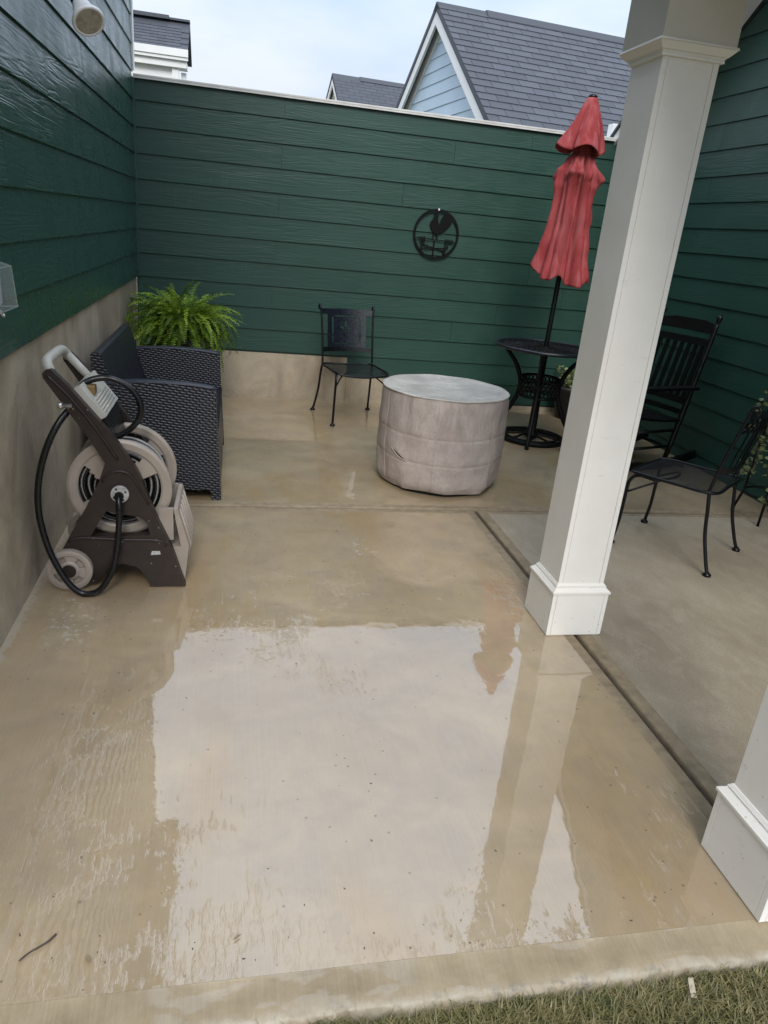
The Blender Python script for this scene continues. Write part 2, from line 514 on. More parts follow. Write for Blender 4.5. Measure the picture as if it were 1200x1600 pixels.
def cover_mat():
    """Weathered vinyl cover: pinkish-grey sides streaked with mildew."""
    t = NT('vinyl_cover')
    p = t.pos()
    sp = t.n('ShaderNodeSeparateXYZ')
    t.l(p, sp.inputs[0])
    st = t.noise(t.map(p, (8, 8, 2.2)), 1.0, 5, 0.68, 0.6)
    bl = t.noise(p, 7, 5, 0.65)
    fn = t.noise(p, 75, 4, 0.7)
    base = t.ramp(bl, [(0.3, (0.375, 0.315, 0.285)), (0.7, (0.52, 0.45, 0.41))])
    up = t.ramp(t.math('MULTIPLY_ADD', bl, 0.25, sp.outputs['Z']), [(0.30, 0.15), (0.66, 1.0)])
    mil = t.math('MULTIPLY', t.ramp(st, [(0.42, 0.0), (0.66, 0.6)]), up)
    base = t.mix(mil, base, (0.20, 0.165, 0.15))
    base = t.mix(t.ramp(fn, [(0.52, 0.0), (0.8, 0.4)]), base, (0.2, 0.17, 0.155))
    t.set(Base_Color=base, Roughness=0.72)
    t.b.inputs['Specular IOR Level'].default_value = 0.25
    cr = t.n('ShaderNodeTexVoronoi', feature='DISTANCE_TO_EDGE')
    cr.inputs['Scale'].default_value = 7.0
    t.l(t.map(p, (1, 1, 0.8)), cr.inputs['Vector'])
    h = t.math('ADD', t.noise(t.map(p, (12, 12, 7)), 1.0, 5, 0.68, 1.2), t.math('MULTIPLY', fn, 0.18))
    h = t.math('ADD', h, t.math('MULTIPLY', cr.outputs['Distance'], 0.9))
    t.set(Normal=t.bump(h, 0.6, 0.012))
    M['vinyl_cover'] = t.m
    t = NT('vinyl_top')
    p = t.pos()
    r = t.n('ShaderNodeTexGradient', gradient_type='SPHERICAL')
    t.l(t.map(p, (2.4, 2.4, 0)), r.inputs['Vector'])
    bl = t.noise(p, 9, 5, 0.7, 1.0)
    base = t.ramp(bl, [(0.3, (0.38, 0.355, 0.315)), (0.7, (0.60, 0.57, 0.52))])
    base = t.mix(t.ramp(t.noise(p, 3.5, 4), [(0.45, 0), (0.7, 0.7)]), base, (0.29, 0.275, 0.235))
    t.set(Base_Color=base, Roughness=0.5, Coat_Weight=t.ramp(t.noise(p, 4.5, 3), [(0.50, 0.0), (0.58, 0.3)]), Coat_Roughness=0.2, Coat_IOR=1.4)
    t.set(Normal=t.bump(t.noise(p, 7, 4, 0.6, 0.6), 0.6, 0.012))
    M['vinyl_top'] = t.m
cover_mat()

def canopy_mat():
    t = NT('faded_red_canvas')
    p = t.pos()
    st = t.noise(t.map(p, (26, 26, 2.0)), 1.0, 4, 0.6)
    bl = t.noise(p, 6, 4)
    sep = t.n('ShaderNodeSeparateXYZ')
    t.l(p, sep.inputs[0])
    base = t.ramp(bl, [(0.3, (0.265, 0.036, 0.038)), (0.7, (0.345, 0.062, 0.064))])
    base = t.mix(t.ramp(st, [(0.45, 0.0), (0.74, 0.6)]), base, (0.46, 0.16, 0.16))
    wv = t.noise(p, 420, 2)
    t.set(Base_Color=base, Roughness=0.85, Normal=t.bump(wv, 0.25, 0.001))
    t.b.inputs['Specular IOR Level'].default_value = 0.2
    M['faded_red_canvas'] = t.m
canopy_mat()

def clear_plastic():
    t = NT('clear_plastic')
    p = t.pos()
    t.set(Base_Color=(0.86, 0.90, 0.88), Roughness=0.06, IOR=1.45, Alpha=0.09)
    t.set(Normal=t.bump(t.noise(p, 60, 2), 0.05, 0.002))
    M['clear_plastic'] = t.m
clear_plastic()

# ------------------------------------------------------------------ mesh helpers
class MB:
    def __init__(s):
        s.v, s.f, s.sm, s.mi = [], [], [], []
    def face(s, idx, smooth=False, mi=0):
        s.f.append(tuple(idx)); s.sm.append(smooth); s.mi.append(mi)
    def add(s, verts, faces, smooth=False, mi=0):
        b = len(s.v)
        s.v += [tuple(v) for v in verts]
        for f in faces:
            s.face([b + i for i in f], smooth, mi)
        return s
    def box(s, x0, x1, y0, y1, z0, z1, mi=0, bev=0.0):
        if bev:
            bm = bmesh.new()
            r = bmesh.ops.create_cube(bm, size=1.0)
            for v in bm.verts:
                v.co = ((x0 + x1) / 2 + v.co.x * (x1 - x0), (y0 + y1) / 2 + v.co.y * (y1 - y0), (z0 + z1) / 2 + v.co.z * (z1 - z0))
            bmesh.ops.bevel(bm, geom=bm.edges[:], offset=bev, segments=2, affect='EDGES', profile=0.7)
            bm.verts.index_update()
            s.add([v.co[:] for v in bm.verts], [[v.index for v in f.verts] for f in bm.faces], False, mi)
            bm.free()
            return s
        return s.add([(x0, y0, z0), (x1, y0, z0), (x1, y1, z0), (x0, y1, z0), (x0, y0, z1), (x1, y0, z1), (x1, y1, z1), (x0, y1, z1)],
                     [(0, 3, 2, 1), (4, 5, 6, 7), (0, 1, 5, 4), (1, 2, 6, 5), (2, 3, 7, 6), (3, 0, 4, 7)], False, mi)
    def hexa(s, p, mi=0):
        """Eight points: bottom loop 0-3 counter-clockwise, top loop 4-7 above it."""
        return s.add(p, [(0, 3, 2, 1), (4, 5, 6, 7), (0, 1, 5, 4), (1, 2, 6, 5), (2, 3, 7, 6), (3, 0, 4, 7)], False, mi)
    def tube(s, pts, r, n=8, closed=False, mi=0, caps=True, squash=1.0):
        pts = [Vector(p) for p in pts]
        m = len(pts)
        rr = r if hasattr(r, '__len__') else [r] * m
        b = len(s.v)
        up = None
        for i in range(m):
            if closed:
                t = pts[(i + 1) % m] - pts[i - 1]
            else:
                t = pts[min(i + 1, m - 1)] - pts[max(i - 1, 0)]
            if t.length < 1e-9:
                t = Vector((0, 0, 1))
            t.normalize()
            if up is None:
                a = Vector((0, 0, 1)) if abs(t.z) < 0.9 else Vector((1, 0, 0))
                up = (a - t * a.dot(t)).normalized()
            else:
                u = up - t * up.dot(t)
                if u.length > 1e-6:
                    up = u.normalized()
            side = t.cross(up)
            for k in range(n):
                a = 2 * PI * k / n
                s.v.append(tuple(pts[i] + (up * math.cos(a) * squash + side * math.sin(a)) * rr[i]))
        seg = m if closed else m - 1
        for i in range(seg):
            j = (i + 1) % m
            for k in range(n):
                l = (k + 1) % n
                s.face((b + i * n + k, b + i * n + l, b + j * n + l, b + j * n + k), True, mi)
        if caps and not closed:
            s.face([b + k for k in range(n)][::-1], False, mi)
            s.face([b + (m - 1) * n + k for k in range(n)], False, mi)
        return s
    def lathe(s, prof, n=24, c=(0, 0, 0), axis='z', mi=0, smooth=True):
        b = len(s.v)
        for (r, z) in prof:
            for k in range(n):
                a = 2 * PI * k / n
                q = (r * math.cos(a), r * math.sin(a), z)
                if axis == 'y':
                    q = (q[0], q[2], q[1])
                elif axis == 'x':
                    q = (q[2], q[0], q[1])
                s.v.append((c[0] + q[0], c[1] + q[1], c[2] + q[2]))
        for i in range(len(prof) - 1):
            for k in range(n):
                l = (k + 1) % n
                q = (b + i * n + k, b + i * n + l, b + (i + 1) * n + l, b + (i + 1) * n + k)
                s.face(q if axis == 'z' or axis == 'x' else q[::-1], smooth, mi)
        if prof[0][0] > 1e-6:
            s.face([b + k for k in range(n)][::-1] if axis != 'y' else [b + k for k in range(n)], False, mi)
        e = b + (len(prof) - 1) * n
        if prof[-1][0] > 1e-6:
            s.face([e + k for k in range(n)] if axis != 'y' else [e + k for k in range(n)][::-1], False, mi)
        return s
    def prism(s, loops, y0, y1, mi=0, plane='xz'):
        """Polygon with holes (2-D loops) extruded between y0 and y1."""
        def p3(p, d):
            return (p[0], d, p[1]) if plane == 'xz' else ((p[0], p[1], d) if plane == 'xy' else (d, p[0], p[1]))
        flat = [p for lo in loops for p in lo]
        tris = tessellate_polygon([[Vector((p[0], p[1], 0)) for p in lo] for lo in loops])
        b = len(s.v)
        k = len(flat)
        s.v += [p3(p, y0) for p in flat] + [p3(p, y1) for p in flat]
        for t in tris:
            s.face([b + i for i in t], False, mi)
            s.face([b + k + i for i in reversed(t)], False, mi)
        o = 0
        for lo in loops:
            for i in range(len(lo)):
                j = (i + 1) % len(lo)
                s.face((b + o + i, b + o + j, b + k + o + j, b + k + o + i), False, mi)
            o += len(lo)
        return s
    def xf(s, mat):
        s.v = [tuple(mat @ Vector(v)) for v in s.v]
        return s
    def mesh(s, name, mats):
        me = bpy.data.meshes.new(name)
        me.from_pydata(s.v, [], s.f)
        if not isinstance(mats, (list, tuple)):
            mats = [mats]
        for m in mats:
            me.materials.append(M[m])
        me.polygons.foreach_set('use_smooth', s.sm)
        me.polygons.foreach_set('material_index', s.mi)
        me.update()
        bm = bmesh.new()
        bm.from_mesh(me)
        bmesh.ops.recalc_face_normals(bm, faces=bm.faces[:])
        bm.to_mesh(me)
        bm.free()
        return me
    def build(s, name, mats, parent=None, loc=None, rotz=None):
        return link(name, s.mesh(name, mats), parent, loc, rotz)

def link(name, me, parent=None, loc=None, rotz=None):
    o = bpy.data.objects.new(name, me)
    COL.objects.link(o)
    if parent is not None:
        o.parent = parent
    if loc is not None:
        o.location = loc
    if rotz is not None:
        o.rotation_euler = (0, 0, rotz)
    return o
def thing(name, label, cat, loc=(0, 0, 0), rotz=0.0, group=None):
    o = link(name, None, None, loc, rotz)
    o.empty_display_size = 0.1
    return tag(o, label, cat, group)
def tag(o, label=None, cat=None, group=None, kind=None):
    for k, v in (('label', label), ('category', cat), ('group', group), ('kind', kind)):
        if v:
            o[k] = v
    return o
def smooth_path(pts, n=6, closed=False):
    pts = [Vector(p) for p in pts]
    out = []
    m = len(pts)
    rng = m if closed else m - 1
    for i in range(rng):
        p0 = pts[i - 1] if (i > 0 or closed) else pts[0] * 2 - pts[1]
        p1, p2 = pts[i], pts[(i + 1) % m]
        p3 = pts[(i + 2) % m] if (i + 2 < m or closed) else p2 * 2 - p1
        for k in range(n):
            t = k / n
            out.append(0.5 * ((2 * p1) + (p2 - p0) * t + (2 * p0 - 5 * p1 + 4 * p2 - p3) * t * t + (3 * p1 - p0 - 3 * p2 + p3) * t ** 3))
    if not closed:
        out.append(pts[-1])
    return out

# ------------------------------------------------------------------ the ground
XL, XR, YB, YF = -0.774, 3.482, 6.401, 1.06
JX, JY = 1.392, 3.75
g = MB()
NG = 24
g.add([(-300, -300, -0.050), (300, -300, -0.050), (300, 300, -0.050), (-300, 300, -0.050)], [(0, 1, 2, 3)])
tag(g.build('ground', 'lawn'), kind='structure')

def slab(name, x0, x1, y0, y1, mat, joints, lip=False, bot=-0.11):
    """Slab with tooled margins along its joints (joints: which of W E S N sides are tooled)."""
    m = MB()
    prof = [(0.0, -0.022), (0.0015, -0.009), (0.005, -0.0035), (0.010, -0.0018), (0.050, -0.0018), (0.052, 0.0)]
    rings = []
    for d, z in prof:
        e = {k: (d if k in joints else d * 0.02) for k in 'WESN'}
        rings.append([(x0 + e['W'], y0 + e['S'], z), (x1 - e['E'], y0 + e['S'], z), (x1 - e['E'], y1 - e['N'], z), (x0 + e['W'], y1 - e['N'], z)])
    if lip:
        for r in rings:
            r[0] = (r[0][0], y0, r[0][2] if 'W' in joints else 0.0)
            r[1] = (r[1][0], y0, r[1][2] if 'E' in joints else 0.0)
    rings.insert(0, [(x0, y0, bot), (x1, y0, bot), (x1, y1, bot), (x0, y1, bot)])
    vs_ = [p for r in rings for p in r]
    fs = []
    for i in range(len(rings) - 1):
        for k in range(4):
            l = (k + 1) % 4
            if lip and k == 0 and i > 0:
                continue
            fs.append((i * 4 + k, i * 4 + l, (i + 1) * 4 + l, (i + 1) * 4 + k))
    e = (len(rings) - 1) * 4
    fs.append((e, e + 1, e + 2, e + 3))
    m.add(vs_, fs[:-1], False, 2)
    m.add(rings[-1], [(0, 1, 2, 3)])
    if lip:      # sloped, slightly uneven front lip that runs down to the grass
        n = 160
        rnd_l = random.Random(8)
        rows = []
        for j, (yy, zz) in enumerate([(0.0, 0.0), (-0.006, -0.003), (-0.042, -0.008), (-0.080, -0.013), (-0.089, -0.020), (-0.093, -0.12)]):
            row = []
            for i in range(n + 1):
                x = x0 + (x1 - x0) * i / n
                wob = (math.sin(x * 9.1 + j) + math.sin(x * 23.7 + 2 * j)) * 0.0022 * (j > 0) + (rnd_l.uniform(-0.004, 0.004) if j >= 3 else 0)
                row.append((x, y0 + yy + wob - 0.0002, zz - 0.0002))
            rows.append(row)
        b = [p for r in rows for p in r]
        fs = []
        for j in range(len(rows) - 1):
            for i in range(n):
                fs.append((j * (n + 1) + i, (j + 1) * (n + 1) + i, (j + 1) * (n + 1) + i + 1, j * (n + 1) + i + 1))
        m.add(b, fs, True, 1)
    return tag(m.build(name, [mat, 'lip_concrete', 'joint_edge']), kind='structure')
G = 0.009
slab('patio_slab', XL, JX - G, YF, JY - G, 'wet_concrete', 'EN', lip=True)
slab('patio_slab', XL, XR, JY + G, YB, 'wet_concrete', 'S')
slab('porch_slab', JX + G, XR, YF, JY - G, 'damp_concrete', 'WN', lip=True)
j = MB()
j.box(JX - 0.03, JX + 0.03, YF + 0.01, JY + 0.03, -0.10, -0.0195)
j.box(XL, XR, JY - 0.029, JY + 0.029, -0.099, -0.0190)
tag(j.build('slab_joint', 'groove_dirt'), kind='structure')

# ------------------------------------------------------------------ siding
EXPO = 0.1793
PLANKS = {}
def plank_mesh(length, h=EXPO, mat='green_siding', slant=(0.0, 0.0)):
    """Lap board: x along, front towards -y, lower edge proud. slant: x shift of the two top corners."""
    key = (round(length, 4), round(h, 4), mat, slant)
    if key in PLANKS:
        return PLANKS[key]
    m = MB()
    lo, hi, ov = 0.0, length, 0.022
    k = (h + ov) / h if h > 0 else 1
    sl0, sl1 = slant[0] * k, slant[1] * k
    pr = [(-0.0075, 0.0, 0), (-0.0165, 0.0, 0), (-0.0185, 0.0022, 0), (-0.0065, h + ov, 1), (-0.0005, h + ov, 1)]
    b = []
    for e in (0, 1):
        for y, z, t in pr:
            x = (lo + (sl0 if t else 0)) if e == 0 else (hi + (sl1 if t else 0))
            b.append((x, y, z))
    n = len(pr)
    fs = [tuple(range(n))[::-1], tuple(range(n, 2 * n))]
    for i in range(n):
        q = (i + 1) % n
        fs.append((i, q, n + q, n + i))
    m.add(b, fs)
    me = m.mesh('siding_plank', mat)
    PLANKS[key] = me
    return me
def row_planks(parent, a0, a1, seams, place, h=EXPO, mat='green_siding', slant_far=0.0):
    """Boards of one course from a0 to a1, butted at the seams; place(a) gives (location, rotation)."""
    cuts = [a0] + sorted(s for s in seams if a0 + 0.1 < s < a1 - 0.1) + [a1]
    for i in range(len(cuts) - 1):
        p, q = cuts[i] + (0.0012 if i else 0), cuts[i + 1] - (0.0012 if i < len(cuts) - 2 else 0)
        last = i == len(cuts) - 2
        me = plank_mesh(q - p, h, mat, (0.0, slant_far if last else 0.0))
        loc, rz = place(p)
        o = link('siding_plank', me, parent, loc, rz)

Z0 = 0.05
def zrow(k):
    return Z0 + EXPO * k

# ---- house wall on the left: foundation, boards, corner boards
YW0 = 0.3
hl = thing('house_wall', 'tall green lap-sided house wall along the left above a concrete foundation', 'wall', (XL, YB, 0))
ZL_TOP = zrow(28)
def rel(o, b):   # make b a child of o keeping world coordinates
    b.parent = o
    b.matrix_parent_inverse = o.matrix_world.inverted() if False else Matrix.Translation(-o.location)
    return b
def wpart(parent, mb, name, mats):
    """Build a part in world coordinates under a thing placed at its base (rotation zero)."""
    mb.xf(Matrix.Translation(-parent.location))
    return mb.build(name, mats, parent)
wpart(hl, MB().box(XL - 3.2, XL - 0.006, YW0, YB + 0.002, zrow(5) - 0.02, ZL_TOP + 0.01), 'wall_core', 'green_trim')
f = MB()
f.box(XL - 3.2, XL + 0.0, YW0, YB + 0.001, -0.1, zrow(5) - 0.004, bev=0.004)
wpart(hl, f, 'foundation_wall', 'foundation_concrete')
seamsL = {5: [3.45], 6: [3.58, 5.9], 7: [2.1], 8: [2.9, 5.35], 9: [4.62], 10: [3.58], 11: [4.38, 1.7], 12: [2.5], 13: [5.2]}
for k in range(5, 28):
    row_planks(hl, YW0, YB - 0.012, seamsL.get(k, [1.5 + (k * 1.37) % 4.2]),
               lambda a, k=k: ((0.0, a - YB, zrow(k)), PI / 2), mat='green_siding_wet')
wpart(hl, MB().box(XL - 0.01, XL + 0.030, YB - 0.030, YB - 0.004, zrow(5), 2.345), 'corner_trim', 'green_trim')
wpart(hl, MB().box(XL - 0.06, XL + 0.024, YB - 0.006, YB + 0.06, 2.40, ZL_TOP), 'corner_board', 'white_trim')
wpart(hl, MB().box(XL - 3.3, XL + 0.25, YW0 - 0.25, YB + 0.25, ZL_TOP + 0.012, ZL_TOP + 0.2), 'eave', 'white_trim')

# ---- garden wall at the back
bw = thing('garden_wall', 'green lap-sided patio wall at the back with a white metal cap', 'wall', (XL, YB, 0))
ZT = 2.352
wpart(bw, MB().box(XL + 0.001, XR - 0.002, YB + 0.0005, YB + 0.16, 0.0, ZT), 'wall_core', 'green_trim')
f = MB()
f.box(XL, 0.985, YB - 0.012, YB - 0.0005, -0.05, 0.392, bev=0.003)
f.box(0.986, 1.92, YB - 0.012, YB - 0.0005, -0.05, 0.250, bev=0.003)
f.box(1.921, XR, YB - 0.010, YB - 0.0005, -0.05, 0.035)
wpart(bw, f, 'foundation_wall', 'foundation_concrete')
seamsB = {2: [2.5], 3: [1.9], 4: [0.31, 2.3], 5: [2.9], 6: [0.33, 2.55], 7: [1.6], 8: [0.34, 2.75], 9: [1.35], 10: [0.35, 2.9], 11: [1.75], 12: [0.36, 2.4]}
for k in range(0, 13):
    a0 = {0: 1.92, 1: 0.986}.get(k, XL + 0.012)
    h = min(EXPO, ZT - 0.024 - zrow(k))
    row_planks(bw, a0, XR - 0.012, seamsB.get(k, []), lambda a, k=k: ((a - XL, 0.0, zrow(k)), 0.0), h)
wpart(bw, MB().box(XL + 0.02, XR - 0.02, YB - 0.036, YB + 0.18, ZT + 0.003, ZT + 0.017, bev=0.003).box(XL + 0.02, XR - 0.02, YB - 0.034, YB - 0.031, ZT - 0.010, ZT + 0.006), 'wall_cap', 'cap_metal')

# ---- house gable wall on the right
hr = thing('house_gable_wall', 'dark green lap-sided gable wall along the right behind the porch column', 'wall', (XR, YB, 0))
PITCH, YG, ZG = 0.72, 5.50, 2.967
def ytop(z):
    return YG - (z - ZG) / PITCH
c_ = MB()
YPK = 2.2
c_.prism([[(YW0, 0.0), (YB + 0.15, 0.0), (YB + 0.15, ZG - (YB + 0.15 - YG) * PITCH), (YPK, ZG + (YG - YPK) * PITCH), (YW0, ZG + (YG - YPK) * PITCH)]], XR + 0.006, XR + 3.0, plane='yz')
wpart(hr, c_, 'wall_core', 'green_trim')
RE, RZ0 = 0.1782, 0.095
k = -1
while RZ0 + RE * k < ZG + (YG - YPK) * PITCH - 0.02:
    zb = max(0.004, RZ0 + RE * k)
    h = RZ0 + RE * (k + 1) - zb
    far = min(YB - 0.012, ytop(zb))
    farT = min(YB - 0.012, ytop(zb + h))
    if far > YPK + 0.2:
        # local x runs towards -y (rotation -90 deg): start at the far end
        length = far - YW0
        cuts = [0.0] + [c for c in [((k * 1.71) % 3.4) + 0.9] if 0.3 < c < length - 0.3] + [length]
        for i in range(len(cuts) - 1):
            p, q = cuts[i] + (0.0012 if i else 0), cuts[i + 1] - (0.0012 if i < len(cuts) - 2 else 0)
            me = plank_mesh(q - p, h, 'green_siding_dark', (far - farT if i == 0 else 0.0, 0.0))
            link('siding_plank', me, hr, (0.0, far - p - YB, zb), -PI / 2)
    k += 1
def sloped(x0, x1, o0, o1, ya=YPK, yb_=6.45):
    za, zb = ZG + (YG - ya) * PITCH, ZG + (YG - yb_) * PITCH
    return MB().hexa([(x0, ya, za + o0), (x1, ya, za + o0), (x1, yb_, zb + o0), (x0, yb_, zb + o0),
                      (x0, ya, za + o1), (x1, ya, za + o1), (x1, yb_, zb + o1), (x0, yb_, zb + o1)])
XO = 3.13
wpart(hr, sloped(XR - 0.020, XR + 0.003, -0.030, 0.004), 'shadow_strip', 'dark_gap')  # dark strip painted for the shadow line where wall meets soffit
wpart(hr, sloped(XO + 0.022, XR + 3.0, 0.006, 0.03), 'soffit', 'soffit_white')
wpart(hr, sloped(XO, XO + 0.020, -0.008, 0.075), 'fascia', 'white_trim')
wpart(hr, sloped(XO - 0.02, XR + 3.0, 0.077, 0.102, yb_=6.46), 'roof', 'shingle_charcoal')
ze_ = ZG + (YG - 6.47) * PITCH
wpart(hr, MB().box(XO + 0.001, XR + 0.2, 6.465, 6.56, ze_ + 0.02, ze_ + 0.22, bev=0.008), 'gutter', 'white_trim')

# ------------------------------------------------------------------ porch columns, beams, roof
def column(x0, y0, label):
    """Boxed column; (x0, y0) is the near left corner of its base."""
    bs, ss = 0.238, 0.196
    t = thing('porch_column', label, 'column', (x0 + bs / 2, y0 + bs / 2, 0.0), group='white porch columns')
    hb, hs = bs / 2, ss / 2
    b = MB()
    b.box(-hb, hb, -hb + 0.019, hb - 0.019, 0.004, 0.188, bev=0.0012)
    b.box(-hb + 0.0185, hb - 0.0185, -hb, -hb + 0.018, 0.004, 0.188, bev=0.0012)
    b.box(-hb, -hb + 0.0172, -hb, -hb + 0.018, 0.004, 0.188, bev=0.001)
    b.box(hb - 0.0172, hb, -hb, -hb + 0.018, 0.004, 0.188, bev=0.001)
    b.box(-hb, hb, hb - 0.018, hb, 0.004, 0.188, bev=0.0012)
    b.box(-hb + 0.004, hb - 0.004, -hb + 0.004, hb - 0.004, 0.0, 0.186)
    base = b.build('base', 'column_paint', t)
    m = MB()
    def ring(r0, z0, r1, z1):
        m.hexa([(-r0, -r0, z0), (r0, -r0, z0), (r0, r0, z0), (-r0, r0, z0), (-r1, -r1, z1), (r1, -r1, z1), (r1, r1, z1), (-r1, r1, z1)])
    ring(hb + 0.005, 0.189, hb + 0.005, 0.197)
    ring(hb + 0.003, 0.1972, hs + 0.010, 0.211)
    ring(hs + 0.010, 0.2115, hs + 0.010, 0.2175)
    ring(hs + 0.008, 0.218, hs + 0.003, 0.226)
    m.build('base_moulding', 'column_paint', t)
    s = MB()
    s.box(-hs, -hs + 0.019, -hs, hs, 0.2, 2.06, bev=0.0015)
    s.box(hs - 0.019, hs, -hs, hs, 0.2, 2.06, bev=0.0015)
    s.box(-hs + 0.0202, hs - 0.0202, -hs + 0.0008, -hs + 0.019, 0.2, 2.06, bev=0.0008)
    s.box(-hs + 0.0202, hs - 0.0202, hs - 0.019, hs - 0.0008, 0.2, 2.06, bev=0.0008)
    s.box(-hs + 0.01, hs - 0.01, -hs + 0.01, hs - 0.01, 0.2, 2.06)
    s.build('shaft', 'column_paint', t)
    m = MB()
    ring(hs + 0.010, 2.038, hs + 0.010, 2.045)
    ring(hs + 0.008, 2.0452, hs + 0.013, 2.053)
    ring(hs + 0.016, 2.0535, hs + 0.034, 2.072)
    ring(hs + 0.036, 2.0725, hs + 0.034, 2.0795)
    m.build('capital', 'column_paint', t)
    h = MB()
    hh = hs + 0.029
    h.box(-hh, hh, -hh, hh, 2.0805, 2.295, bev=0.002)
    h.build('head_block', 'porch_paint', t)
    return t
CX0, CY1, CY2 = 1.252, 2.357, 1.047
column(CX0, CY1, 'white boxed porch column at full height beside the floor joint')
column(CX0, CY2, 'white porch column cut off by the lower right edge of the picture')
pr_ = thing('porch_roof', 'beige porch beams and ceiling above the columns at the top right', 'roof', (1.371, 2.476, 2.2))
xc, hb2 = 1.371, 0.128
b = MB()
b.box(xc - hb2, xc + hb2, CY2 + 0.119 - hb2, CY1 + 0.119 + hb2, 2.2955, 2.50, bev=0.002)
wpart(pr_, b, 'beam', 'porch_paint')
for yy in (CY1 + 0.119, CY2 + 0.119):
    b = MB()
    b.box(xc + hb2 + 0.001, XR - 0.03, yy - hb2 + 0.004, yy + hb2 - 0.004, 2.2965, 2.499, bev=0.002)
    wpart(pr_, b, 'beam', 'porch_paint')
wpart(pr_, MB().box(xc - hb2 - 0.19, XR - 0.03, CY2 - 0.30, CY1 + 0.36, 2.502, 2.62), 'roof_deck', 'porch_ceiling')  # unseen deck; left overhang added to shade the column's upper part
wpart(pr_, MB().box(xc - hb2 - 0.22, XR - 0.03, CY2 - 0.33, CY1 + 0.39, 2.622, 2.66), 'roof_covering', 'shingle_charcoal')

